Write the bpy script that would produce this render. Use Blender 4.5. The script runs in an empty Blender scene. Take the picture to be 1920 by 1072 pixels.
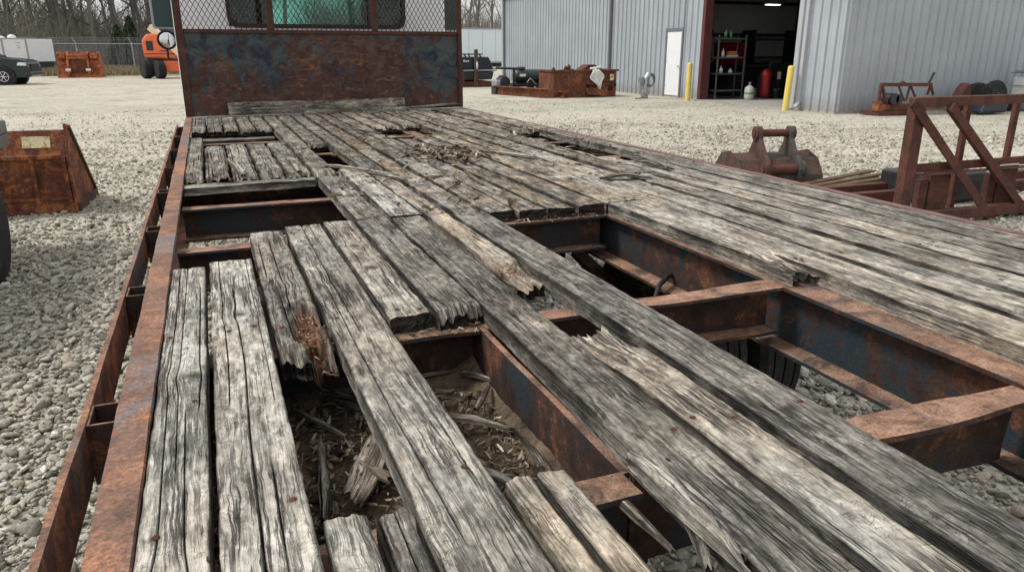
import bpy, bmesh, math, random
import numpy as np
from mathutils import Vector, Matrix
R=math.radians
random.seed(7)
rng=np.random.default_rng(11)
scene=bpy.context.scene
COL=scene.collection
# ---------------------------------------------------------------- camera
H=1.55; YAW=R(21.8); PITCH=R(17.7); FPX=1387.0
cam_d=bpy.data.cameras.new('camera'); cam=bpy.data.objects.new('camera',cam_d); COL.objects.link(cam)
cam_d.sensor_width=36; cam_d.lens=36*FPX/1920; cam_d.clip_start=.05; cam_d.clip_end=2000
cam.location=(0,0,H); cam.rotation_euler=(R(90)-PITCH,0,-YAW)
scene.camera=cam
_f=Vector((math.sin(YAW)*math.cos(PITCH),math.cos(YAW)*math.cos(PITCH),-math.sin(PITCH)))
_r=Vector((math.cos(YAW),-math.sin(YAW),0)); _d=_f.cross(_r)
def P(px,py,X=None,Y=None,Z=None):
    'point on a world plane that the photograph shows at pixel px,py (used to measure the place)'
    v=_f*FPX+_r*(px-960)+_d*(py-536)
    t=(X/v.x) if X is not None else (Y/v.y) if Y is not None else ((Z-H)/v.z)
    return Vector((v.x*t,v.y*t,H+v.z*t))
# ---------------------------------------------------------------- noise
def _h(i,j,s):
    n=(i.astype(np.int64)*374761393+j.astype(np.int64)*668265263+int(s)*1442695041)&0xffffffff
    n=((n^(n>>13))*1274126177)&0xffffffff
    n=(n^(n>>16))&0xffffffff
    return n/4294967295.0
def vn(x,y,s=0):
    x=np.asarray(x,float);y=np.asarray(y,float)+0*x
    i=np.floor(x);j=np.floor(y);a=x-i;b=y-j
    a=a*a*(3-2*a);b=b*b*(3-2*b)
    return (_h(i,j,s)*(1-a)+_h(i+1,j,s)*a)*(1-b)+(_h(i,j+1,s)*(1-a)+_h(i+1,j+1,s)*a)*b
def fbm(x,y,s=0,o=4):
    t=0;A=.5;w=0
    for k in range(o):
        t=t+A*vn(x*2**k,y*2**k,s+k*17);w+=A;A*=.5
    return t/w*2-1
# ---------------------------------------------------------------- objects
def tag(o,label=None,cat=None,group=None,kind=None):
    if label:o['label']=label
    if cat:o['category']=cat
    if group:o['group']=group
    if kind:o['kind']=kind
    return o
def thing(name,label,cat,loc=(0,0,0),rot=0,group=None):
    o=bpy.data.objects.new(name,None);COL.objects.link(o)
    o.empty_display_size=.1
    o.location=loc;o.rotation_euler=(0,0,rot)
    return tag(o,label,cat,group)
def rootmat(o):
    while o.parent:o=o.parent
    return Matrix.LocRotScale(o.location,o.rotation_euler,o.scale)
def link(name,me,parent=None,world=False):
    o=bpy.data.objects.new(name,me);COL.objects.link(o)
    if parent is not None:
        if world: me.transform(rootmat(parent).inverted())
        o.parent=parent
    return o
def dup(root,loc,rot=None,label=None,scale=None):
    r=root.copy();COL.objects.link(r);r.location=loc
    if rot is not None:r.rotation_euler=(0,0,rot)
    if scale is not None:r.scale=scale
    if label:r['label']=label
    for ch in list(root.children):
        c=ch.copy();COL.objects.link(c);c.parent=r
        for g in ch.children:
            d=g.copy();COL.objects.link(d);d.parent=c
    return r
class MB:
    def __init__(s): s.v=[];s.f=[];s.m=[]
    def add(s,vs,fs,m=0):
        k=len(s.v);s.v+= [tuple(p) for p in vs];s.f+=[tuple(i+k for i in f) for f in fs];s.m+=[m]*len(fs);return s
    def box(s,a,b,m=0,M=None):
        x0,y0,z0=a;x1,y1,z1=b
        vs=[Vector(p) for p in((x0,y0,z0),(x1,y0,z0),(x1,y1,z0),(x0,y1,z0),(x0,y0,z1),(x1,y0,z1),(x1,y1,z1),(x0,y1,z1))]
        if M is not None:vs=[M@p for p in vs]
        return s.add(vs,[(0,3,2,1),(4,5,6,7),(0,1,5,4),(1,2,6,5),(2,3,7,6),(3,0,4,7)],m)
    def bar(s,p,q,w,h=None,m=0,up=(0,0,1)):
        'rectangular bar from p to q, w across, h along up'
        h=h or w;p=Vector(p);q=Vector(q);t=(q-p).normalized();up=Vector(up)
        a=t.cross(up)
        if a.length<1e-3:a=t.cross(Vector((0,1,0)))
        a.normalize();b=a.cross(t).normalized()
        vs=[]
        for c in(p,q):
            for i,j in((-1,-1),(1,-1),(1,1),(-1,1)):vs.append(c+a*i*w/2+b*j*h/2)
        return s.add(vs,[(0,1,2,3),(7,6,5,4),(0,4,5,1),(1,5,6,2),(2,6,7,3),(3,7,4,0)],m)
    def tube(s,pts,r,n=8,m=0,cap=True):
        pts=[Vector(p) for p in pts];rs=r if isinstance(r,(list,tuple)) else [r]*len(pts)
        vs=[];prev=None
        for i,p in enumerate(pts):
            t=(pts[min(i+1,len(pts)-1)]-pts[max(i-1,0)]).normalized()
            if prev is None:
                a=t.cross(Vector((0,0,1)))
                if a.length<1e-3:a=Vector((1,0,0))
            else:a=prev-t*prev.dot(t)
            a.normalize();prev=a;b=t.cross(a)
            for k in range(n):
                an=2*math.pi*k/n;vs.append(p+a*math.cos(an)*rs[i]+b*math.sin(an)*rs[i])
        fs=[]
        for i in range(len(pts)-1):
            for k in range(n):
                k2=(k+1)%n;fs.append((i*n+k,i*n+k2,(i+1)*n+k2,(i+1)*n+k))
        if cap:fs+= [tuple(range(n))[::-1],tuple((len(pts)-1)*n+k for k in range(n))]
        return s.add(vs,fs,m)
    def cyl(s,p,q,r,n=16,m=0):return s.tube([p,q],r,n,m)
    def lathe(s,c,prof,n=20,m=0,axis='z'):
        'prof = [(radius, height)...] about c'
        vs=[];c=Vector(c)
        for (r_,h) in prof:
            for k in range(n):
                a=2*math.pi*k/n;x,y=r_*math.cos(a),r_*math.sin(a)
                vs.append(c+(Vector((x,y,h)) if axis=='z' else Vector((h,x,y)) if axis=='x' else Vector((y,h,x))))
        fs=[]
        for i in range(len(prof)-1):
            for k in range(n):
                k2=(k+1)%n;fs.append((i*n+k,i*n+k2,(i+1)*n+k2,(i+1)*n+k))
        fs+= [tuple(range(n))[::-1],tuple((len(prof)-1)*n+k for k in range(n))]
        return s.add(vs,fs,m)
    def prism(s,poly,vec,m=0,caps=True):
        'extrude a 3d polygon along vec'
        poly=[Vector(p) for p in poly];vec=Vector(vec);n=len(poly)
        vs=poly+[p+vec for p in poly]
        fs=[(i,(i+1)%n,n+(i+1)%n,n+i) for i in range(n)]
        if caps:fs+=[tuple(range(n))[::-1],tuple(range(n,2*n))]
        return s.add(vs,fs,m)
    def ball(s,c,r,m=0,n=10,rings=7):
        rr=r if isinstance(r,(tuple,list)) else (r,r,r);c=Vector(c);vs=[];fs=[]
        for i in range(rings+1):
            th=math.pi*i/rings
            for k in range(n):
                a=2*math.pi*k/n
                vs.append(c+Vector((rr[0]*math.sin(th)*math.cos(a),rr[1]*math.sin(th)*math.sin(a),rr[2]*math.cos(th))))
        for i in range(rings):
            for k in range(n):
                k2=(k+1)%n;fs.append((i*n+k,(i+1)*n+k,(i+1)*n+k2,i*n+k2))
        return s.add(vs,fs,m)
    def xf(s,M,start=0):
        for i in range(start,len(s.v)):s.v[i]=tuple(M@Vector(s.v[i]))
        return s
    def build(s,name,mats,parent=None,world=False,smooth=False,bevel=0,auto=None):
        me=bpy.data.meshes.new(name);me.from_pydata(s.v,[],s.f)
        if not isinstance(mats,(list,tuple)):mats=[mats]
        for m in mats:me.materials.append(m)
        me.polygons.foreach_set('material_index',s.m)
        bm=bmesh.new();bm.from_mesh(me);bmesh.ops.recalc_face_normals(bm,faces=bm.faces)
        if auto is not None:
            bmesh.ops.remove_doubles(bm,verts=bm.verts,dist=1e-5)
            for e in bm.edges:
                if len(e.link_faces)==2 and e.calc_face_angle(0)>auto:e.smooth=False
        bm.to_mesh(me);bm.free()
        if smooth or auto is not None:me.polygons.foreach_set('use_smooth',[True]*len(me.polygons))
        o=link(name,me,parent,world)
        if bevel:
            b=o.modifiers.new('bevel','BEVEL');b.width=bevel;b.segments=2;b.limit_method='ANGLE';b.angle_limit=R(40);b.harden_normals=False
        return o
def loft(prof,path,name,mat,parent=None,world=True,wob=0,wf=3.0,seed=0,closed=True,smooth=False):
    '''loft a 2-d outline (across, up) along a straight path p->q in n steps with a dented, wavy edge'''
    p,q,n=path;p=Vector(p);q=Vector(q);t=(q-p).normalized();a=t.cross(Vector((0,0,1))).normalized();up=a.cross(t)
    # refine outline
    pr=[]
    L=len(prof)
    for i in range(L):
        c=prof[i];d=prof[(i+1)%L];k=max(1,int(math.hypot(d[0]-c[0],d[1]-c[1])/.03))
        for j in range(k):pr.append((c[0]+(d[0]-c[0])*j/k,c[1]+(d[1]-c[1])*j/k))
    pr=np.array(pr);m=len(pr);length=(q-p).length
    S=np.linspace(0,length,n+1)[:,None]
    ox=pr[None,:,0]+wob*fbm(S*wf+pr[None,:,0]*9,pr[None,:,1]*9+S*0,seed,3)
    oz=pr[None,:,1]+wob*fbm(S*wf+pr[None,:,1]*9,pr[None,:,0]*9+S*0,seed+5,3)
    V=np.array(p)[None,None]+np.array(t)[None,None]*S[...,None]+np.array(a)[None,None]*ox[...,None]+np.array(up)[None,None]*oz[...,None]
    vs=V.reshape(-1,3).tolist();fs=[]
    for i in range(n):
        for k in range(m):
            k2=(k+1)%m;fs.append((i*m+k,i*m+k2,(i+1)*m+k2,(i+1)*m+k))
    fs+=[tuple(range(m))[::-1],tuple(n*m+k for k in range(m))]
    b=MB();b.add(vs,fs);return b.build(name,mat,parent,world,smooth)
# ---------------------------------------------------------------- materials
class NT:
    def __init__(s,name,world=False):
        if world: s.t=world
        else:
            s.mat=bpy.data.materials.new(name);s.mat.use_nodes=True;s.t=s.mat.node_tree
        s.t.nodes.clear()
    def n(s,ty,ins=None,**kw):
        nd=s.t.nodes.new(ty)
        for k,v in kw.items():setattr(nd,k,v)
        for k,v in (ins or {}).items():
            sk=nd.inputs[k]
            if isinstance(v,tuple) and len(v)==2 and hasattr(v[0],'outputs'):s.t.links.new(v[0].outputs[v[1]],sk)
            elif hasattr(v,'outputs'):s.t.links.new(v.outputs[0],sk)
            else:
                if isinstance(v,(tuple,list)) and len(v)==3 and sk.type=='RGBA':v=(*v,1)
                sk.default_value=v
        return nd
    def math(s,op,a,b=0.0,c=None,clamp=False):
        i={0:a,1:b}
        if c is not None:i[2]=c
        return s.n('ShaderNodeMath',i,operation=op,use_clamp=clamp)
    def mix(s,f,a,b,bt='MIX'):
        nd=s.n('ShaderNodeMix',data_type='RGBA',blend_type=bt)
        for k,v in ((0,f),(6,a),(7,b)):
            sk=nd.inputs[k]
            if isinstance(v,tuple) and len(v)==2 and hasattr(v[0],'outputs'):s.t.links.new(v[0].outputs[v[1]],sk)
            elif hasattr(v,'outputs'):s.t.links.new(v.outputs[2] if v.bl_idname=='ShaderNodeMix' else v.outputs[0],sk)
            else:
                if isinstance(v,(tuple,list)) and len(v)==3:v=(*v,1)
                sk.default_value=v
        return nd
    def ramp(s,f,stops):
        nd=s.n('ShaderNodeValToRGB',{0:f});cr=nd.color_ramp
        while len(cr.elements)<len(stops):cr.elements.new(.5)
        for e,(p,c) in zip(cr.elements,stops):
            e.position=p;e.color=(c,c,c,1) if not isinstance(c,tuple) else (*c,1)
        return nd
    def noise(s,vec,scale,detail=4,rough=.55,dist=0.0,dim='3D'):
        return s.n('ShaderNodeTexNoise',{'Vector':vec,'Scale':scale,'Detail':detail,'Roughness':rough,'Distortion':dist},noise_dimensions=dim)
    def map(s,vec,scale=(1,1,1),loc=(0,0,0),rot=(0,0,0)):
        return s.n('ShaderNodeMapping',{'Vector':vec,'Scale':scale,'Location':loc,'Rotation':rot})
    def out(s,col,rough=.8,metal=0.0,bump=None,bs=.5,bd=.01,spec=.3,**kw):
        if hasattr(col,'bl_idname') and col.bl_idname=='ShaderNodeMix':col=(col,2)
        i={'Base Color':col,'Roughness':rough,'Metallic':metal,'Specular IOR Level':spec};i.update(kw)
        if bump is not None:
            b=s.n('ShaderNodeBump',{'Height':bump,'Strength':bs,'Distance':bd});i['Normal']=b
        p=s.n('ShaderNodeBsdfPrincipled',i);s.n('ShaderNodeOutputMaterial',{0:p});return s.mat
def objvec(t,rand=True):
    tc=t.n('ShaderNodeTexCoord');oi=t.n('ShaderNodeObjectInfo')
    if not rand:return (tc,'Object')
    a=t.n('ShaderNodeVectorMath',{0:(tc,'Object'),1:t.n('ShaderNodeCombineXYZ',{0:t.math('MULTIPLY',(oi,'Random'),37.),1:t.math('MULTIPLY',(oi,'Random'),17.),2:0.0})},operation='ADD')
    return a
def rust(name,dark=(.045,.022,.016),mid=(.115,.048,.03),bright=(.30,.11,.05),paint=None,pa=.5,pale=None,sc=6.,amt=.55,paler=.62,rough=.85,top_tint=0.):
    t=NT(name);v=objvec(t,False)
    n1=t.noise(v,sc,6,.65,.6);n2=t.noise(v,sc*5,5,.7,.3);n3=t.noise(v,sc*30,3,.7)
    f=t.math('ADD',t.math('MULTIPLY',n1,.6),t.math('MULTIPLY',n2,.4))
    c=t.mix(t.ramp(f,[(.36,0.),(.56,1.)]),dark,mid)
    c=t.mix(t.math('MULTIPLY',t.ramp(f,[(amt-.03,0.),(amt+.08,1.)]),t.ramp(n3,[(.3,.25),(.6,1.)])),c,bright)
    if paint:
        np_=t.noise(t.n('ShaderNodeVectorMath',{0:v,1:(5.3,2.1,9.7)},operation='ADD'),sc*.45,7,.72,.4)
        c=t.mix(t.math('MULTIPLY',t.ramp(np_,[(pa,0.),(pa+.04,1.)]),t.ramp(n2,[(.35,.3),(.5,1.)])),c,paint)
    if pale:
        n4=t.noise(t.n('ShaderNodeVectorMath',{0:v,1:(1.3,7.1,3.7)},operation='ADD'),sc*1.3,6,.7,.8)
        c=t.mix(t.ramp(n4,[(paler,0.),(paler+.06,.85)]),c,pale)
    c=t.mix(.6,c,t.ramp(n3,[(.25,.35),(.7,1.35)]),'MULTIPLY')
    if top_tint:  # upward faces get a patchy, paler orange mix
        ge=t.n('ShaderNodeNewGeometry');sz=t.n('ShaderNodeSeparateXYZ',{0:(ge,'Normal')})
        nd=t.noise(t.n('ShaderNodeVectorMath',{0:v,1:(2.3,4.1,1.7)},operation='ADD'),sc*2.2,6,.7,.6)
        c=t.mix(t.math('MULTIPLY',t.ramp((sz,2),[(.75,0.),(.95,top_tint)]),t.ramp(nd,[(.36,.15),(.62,1.)])),c,t.ramp(n3,[(.3,(.24,.12,.075)),(.7,(.60,.37,.25))]))
    h=t.math('ADD',t.math('MULTIPLY',n2,.6),t.math('MULTIPLY',n3,.4))
    return t.out(c,rough,0.,h,.55,.006,.25)
def plain(name,col,rough=.6,metal=0.,var=.25,sc=8.,bs=.15,spec=.4,dirt=None,da=.6):
    t=NT(name);v=objvec(t)
    n=t.noise(v,sc,5,.65);n2=t.noise(v,sc*9,3,.6)
    c=t.mix(1.,col,t.ramp(n,[(.3,1-var),(.7,1+var*.5)]),'MULTIPLY')
    if dirt:c=t.mix(t.ramp(t.math('ADD',t.math('MULTIPLY',n,.7),t.math('MULTIPLY',n2,.3)),[(da,0.),(da+.12,.8)]),c,dirt)
    return t.out(c,t.math('ADD',t.math('MULTIPLY',n2,.2),rough-.1),metal,n2,bs,.003,spec)
def wood_mat(name,end=False):
    t=NT(name)
    at=t.n('ShaderNodeAttribute',attribute_name='wuv');wr=t.n('ShaderNodeAttribute',attribute_name='wear_shade')
    oi=t.n('ShaderNodeObjectInfo')
    sepc=t.n('ShaderNodeSeparateColor',{0:(oi,'Color')});sw=t.n('ShaderNodeSeparateColor',{0:(wr,'Color')})
    off=t.n('ShaderNodeCombineXYZ',{0:t.math('MULTIPLY',(oi,'Random'),91.),1:t.math('MULTIPLY',(oi,'Random'),57.),2:0.0})
    v=t.n('ShaderNodeVectorMath',{0:(at,'Vector'),1:off},operation='ADD')
    # gentle warping so the fibres wander
    wn=t.noise(t.map(v,(9,2.2,9)),1.,3,.5)
    wn2=t.noise(t.map(v,(30,17,30),(2.,7.,4.)),1.,3,.6)
    wv=t.n('ShaderNodeVectorMath',{0:v,1:t.n('ShaderNodeCombineXYZ',{0:t.math('ADD',t.math('MULTIPLY',t.math('SUBTRACT',wn,.5),.014),t.math('MULTIPLY',t.math('SUBTRACT',wn2,.5),.010)),1:0.,2:0.})},operation='ADD')
    mott=t.noise(t.map(v,(75,34,75),(5.,3.,9.)),1.,5,.72,.6)
    fib=t.noise(t.map(wv,(190,11,190)),1.,6,.72,.1)
    fine=t.noise(t.map(wv,(520,16,520)),1.,3,.6)
    broad=t.noise(t.map(wv,(30,1.6,30)),1.,4,.6,.4)
    blot=t.noise(t.map(v,(7,4,7)),1.,6,.66,.7)
    blot2=t.noise(t.map(v,(16,10,16),(3.,8.,1.)),1.,5,.7,.5)
    # small checks: thin dark lines along the grain
    ck=t.noise(t.map(wv,(62,2.1,62),(7.,1.,3.)),1.,5,.62,.25)
    ridge=t.math('ABSOLUTE',t.math('SUBTRACT',ck,.5))
    gate=t.ramp(t.noise(t.map(v,(11,3.2,11),(1.,4.,9.)),1.,3,.6),[(.42,0.),(.56,1.)])
    crack=t.math('MULTIPLY',t.ramp(ridge,[(.008,1.),(.042,0.)]),gate)
    cb=t.noise(t.map(wv,(125,5.5,125),(17.,2.,8.)),1.,4,.6,.3)
    gb=t.ramp(t.noise(t.map(v,(34,9,34),(5.,14.,2.)),1.,3,.6),[(.50,0.),(.58,1.)])
    crack=t.math('MAXIMUM',crack,t.math('MULTIPLY',t.math('MULTIPLY',t.ramp(t.math('ABSOLUTE',t.math('SUBTRACT',cb,.5)),[(.01,1.),(.055,0.)]),gb),.75))
    # cross checks (crazing)
    ck2=t.noise(t.map(v,(26,34,26),(2.,6.,3.)),1.,4,.65,1.2)
    crz=t.math('MULTIPLY',t.ramp(t.math('ABSOLUTE',t.math('SUBTRACT',ck2,.5)),[(0.,1.),(.012,0.)]),t.ramp(blot2,[(.5,0.),(.62,.8)]))
    ln=t.noise(t.map(wv,(300,8,300),(11.,3.,2.)),1.,4,.6)
    lg=t.noise(t.map(v,(22,5,22),(8.,7.,2.)),1.,4,.6)
    lines=t.math('MULTIPLY',t.ramp(ln,[(.36,1.),(.45,0.)]),t.math('MULTIPLY',t.ramp(lg,[(.36,.1),(.6,.9)]),t.ramp(mott,[(.38,1.),(.58,.25)])))
    light=t.math('SUBTRACT',t.math('ADD',(sepc,'Red'),.09),t.math('MULTIPLY',(sepc,'Blue'),.06));tan=(sepc,'Green');ctr=(sepc,'Blue')
    val=t.math('ADD',t.math('MULTIPLY',fib,.38),t.math('MULTIPLY',broad,.22))
    val=t.math('ADD',val,t.math('MULTIPLY',fine,.40))
    # tone: blotches shift light level
    sh=t.math('ADD',t.math('MULTIPLY',t.math('SUBTRACT',mott,.5),1.15),t.math('ADD',t.math('MULTIPLY',t.math('SUBTRACT',blot,.5),1.0),t.math('MULTIPLY',t.math('SUBTRACT',blot2,.5),t.math('ADD',.7,ctr))))
    lv=t.math('ADD',t.math('ADD',t.math('MULTIPLY',t.math('SUBTRACT',val,.5),t.math('SUBTRACT',1.35,t.math('MULTIPLY',ctr,.9))),sh),light,clamp=True)
    c=t.ramp(lv,[(0.,(.02,.019,.017)),(.20,(.085,.08,.071)),(.45,(.20,.189,.165)),(.70,(.375,.355,.31)),(1.,(.68,.655,.585))])
    tn=t.noise(t.map(v,(5,2.6,5),(9.,2.,5.)),1.,5,.65,.4)
    tf=t.math('MULTIPLY',t.ramp(tn,[(.36,0.),(.60,1.)]),t.math('ADD',tan,.05,clamp=True))
    c=t.mix(tf,c,t.mix(1.,c,(1.24,.98,.75),'MULTIPLY'))
    gn=t.noise(t.map(v,(6,3.,6),(4.,12.,5.)),1.,4,.6)
    c=t.mix(t.math('MULTIPLY',t.ramp(gn,[(.5,0.),(.66,1.)]),.35),c,t.mix(1.,c,(1.,.985,.93),'MULTIPLY'))
    c=t.mix(t.math('MULTIPLY',lines,.50),c,(.04,.037,.033))
    c=t.mix(t.math('MULTIPLY',crack,.85),c,(.014,.013,.011))
    c=t.mix(t.math('MULTIPLY',crz,.8),c,(.02,.018,.015))
    # worm and nail holes
    vo=t.n('ShaderNodeTexVoronoi',{'Vector':t.map(v,(22,13,22)),'Scale':1.,'Randomness':1.})
    hol=t.math('MULTIPLY',t.ramp((vo,'Distance'),[(.075,1.),(.11,0.)]),t.ramp(blot,[(.5,0.),(.55,.9)]))
    c=t.mix(hol,c,(.012,.01,.009))
    # attributes: shade painted into splits and plank edges, nail stains, raw reddish rot, knots
    c=t.mix((sw,'Green'),c,t.ramp(fib,[(.3,(.03,.014,.008)),(.5,(.17,.08,.04)),(.70,(.40,.25,.17))]))
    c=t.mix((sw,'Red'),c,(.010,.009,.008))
    c=t.mix((sw,'Blue'),c,t.ramp(broad,[(.3,(.02,.018,.015)),(.7,(.09,.08,.07))]))
    if end:
        c=t.mix(1.,c,(.16,.155,.155),'MULTIPLY')
    h=t.math('SUBTRACT',t.math('ADD',t.math('MULTIPLY',fib,.7),t.math('MULTIPLY',fine,.3)),t.math('MULTIPLY',t.math('ADD',crack,crz),.9))
    h=t.math('ADD',h,t.math('MULTIPLY',mott,.6));h=t.math('SUBTRACT',h,t.math('ADD',t.math('MULTIPLY',hol,.8),t.math('MULTIPLY',lines,.5)))
    return t.out(c,.92,0.,h,.85,.004,.15)
M={}
M['wood']=wood_mat('weathered_oak');M['wood_end']=wood_mat('board_end_grain',True)
# ---------------------------------------------------------------- ground, sky, light
w=bpy.data.worlds.new('World');scene.world=w;w.use_nodes=True
t=NT('',w.node_tree)
SUN_EL,SUN_AZ=R(52),R(292)
sky=t.n('ShaderNodeTexSky',sky_type='NISHITA',sun_disc=False,sun_elevation=SUN_EL,sun_rotation=SUN_AZ,air_density=1.,dust_density=3.,ozone_density=1.)
hsv=t.n('ShaderNodeHueSaturation',{'Saturation':.16,'Color':sky})
# cloud deck: even pale grey with faint lumps, so the sky is overcast
tc=t.n('ShaderNodeTexCoord');cn=t.noise(t.map((tc,'Generated'),(1.5,1.5,4)),1.6,6,.6,.3)
cl=t.ramp(cn,[(.3,(8.6,8.8,9.1)),(.7,(11.2,11.3,11.4))])
mx=t.mix(.72,hsv,cl)
bg=t.n('ShaderNodeBackground',{'Color':(mx,2),'Strength':.079})
t.n('ShaderNodeOutputWorld',{0:bg})
sd=bpy.data.lights.new('sun','SUN');sd.energy=1.8;sd.angle=R(14);sd.color=(1.,.97,.93)
so=bpy.data.objects.new('sun',sd);COL.objects.link(so)
sv=Vector((math.sin(SUN_AZ)*math.cos(SUN_EL),math.cos(SUN_AZ)*math.cos(SUN_EL),math.sin(SUN_EL)))
so.rotation_euler=sv.to_track_quat('Z','Y').to_euler();so.location=(0,0,30)
scene.view_settings.view_transform='Standard';scene.view_settings.look='None';scene.view_settings.gamma=1.
scene.view_settings.exposure=0.52
scene.cycles.max_bounces=6
scene.cycles.use_denoising=True
# gravel yard
t=NT('gravel_yard');tc=t.n('ShaderNodeTexCoord');v=(tc,'Object')
geo=t.n('ShaderNodeNewGeometry')
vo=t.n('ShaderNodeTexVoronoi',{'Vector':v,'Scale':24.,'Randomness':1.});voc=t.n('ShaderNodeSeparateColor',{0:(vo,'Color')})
vb=t.n('ShaderNodeTexVoronoi',{'Vector':v,'Scale':9.,'Randomness':1.});vbc=t.n('ShaderNodeSeparateColor',{0:(vb,'Color')})
vs_=t.noise(v,70.,3,.7)
big=t.noise(t.map(v,(.06,.10,1)),1.,5,.6,.5)
trk=t.noise(t.map(v,(.045,.75,1),(3,1,0),(0,0,R(8))),1.,5,.6,.7)
trk2=t.noise(t.map(v,(.55,1.6,1),(3,9,0),(0,0,R(-14))),1.,5,.65,.8)
stone=t.ramp(voc,[(0.,(.24,.22,.18)),(.5,(.46,.43,.36)),(1.,(.72,.69,.60))])
stone2=t.ramp(vbc,[(0.,(.28,.265,.23)),(.5,(.44,.42,.365)),(1.,(.62,.60,.53))])
stone=t.mix(.45,stone,stone2)
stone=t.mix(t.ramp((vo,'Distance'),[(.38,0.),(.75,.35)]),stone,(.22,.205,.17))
fines=t.mix(t.ramp(vs_,[(.3,0.),(.7,1.)]),(.46,.435,.375),(.66,.635,.56))
c=t.mix(t.ramp(t.math('ADD',t.math('MULTIPLY',trk,.6),t.math('MULTIPLY',trk2,.4)),[(.42,0.),(.66,.7)]),stone,fines)
c=t.mix(t.ramp(trk2,[(.54,0.),(.70,.55)]),c,(.24,.21,.165))
c=t.mix(1.,c,t.ramp(big,[(.3,(.86,.86,.86)),(.7,(1.16,1.14,1.10))]),'MULTIPLY')
sep=t.n('ShaderNodeSeparateXYZ',{0:v})
# beyond the yard the ground is rough grass
edge=t.math('ADD',(sep,1),t.math('MULTIPLY',t.noise(v,.35,4,.6),5.))
gr=t.mix(t.noise(v,1.3,5,.7),(.12,.095,.055),(.36,.30,.20))
c=t.mix(t.math('MULTIPLY',t.ramp(t.math('DIVIDE',edge,80.),[(.685,0.),(.70,1.)]),t.ramp(t.math('DIVIDE',(sep,0),40.,None),[(.05,1.),(.1,0.)])),c,gr)
# damp dirt under the truck bed and beside it
near=t.noise(t.map(v,(.9,.9,1)),1.,4,.6,.6)
c=t.mix(t.ramp(near,[(.56,0.),(.66,.35)]),c,(.13,.105,.075))
hgt=t.math('SUBTRACT',t.math('MULTIPLY',vs_,.3),(vo,'Distance'))
c=t.mix(1.,c,(1.01,1.0,.97),'MULTIPLY')
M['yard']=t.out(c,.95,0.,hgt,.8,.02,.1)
def ground():
    xs=np.concatenate([[-900,-300,-120],np.arange(-60,61,1.5),[120,300,900]]);ys=np.concatenate([[-300,-60,-20],np.arange(-6,91,1.5),[150,400,1200]])
    X,Y=np.meshgrid(xs,ys);Z=.05*fbm(X*.22,Y*.22,3,3)-.01
    near=np.exp(-((X-1)**2+(Y-3)**2)/60);Z=Z*(1-.6*near);Z[np.abs(X)>100]=0
    Z=np.where((X>14.4)&(Y>14.4)&(Y<41)&(X<40),np.minimum(Z,-.03),Z)
    n,m=X.shape;vs=np.stack([X,Y,Z],-1).reshape(-1,3)
    idx=np.arange(n*m).reshape(n,m)
    fs=np.stack([idx[:-1,:-1],idx[:-1,1:],idx[1:,1:],idx[1:,:-1]],-1).reshape(-1,4)
    me=bpy.data.meshes.new('ground');me.from_pydata(vs.tolist(),[],fs.tolist());me.materials.append(M['yard'])
    me.polygons.foreach_set('use_smooth',[True]*len(fs))
    o=link('ground',me);o['kind']='structure'
ground()
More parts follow.
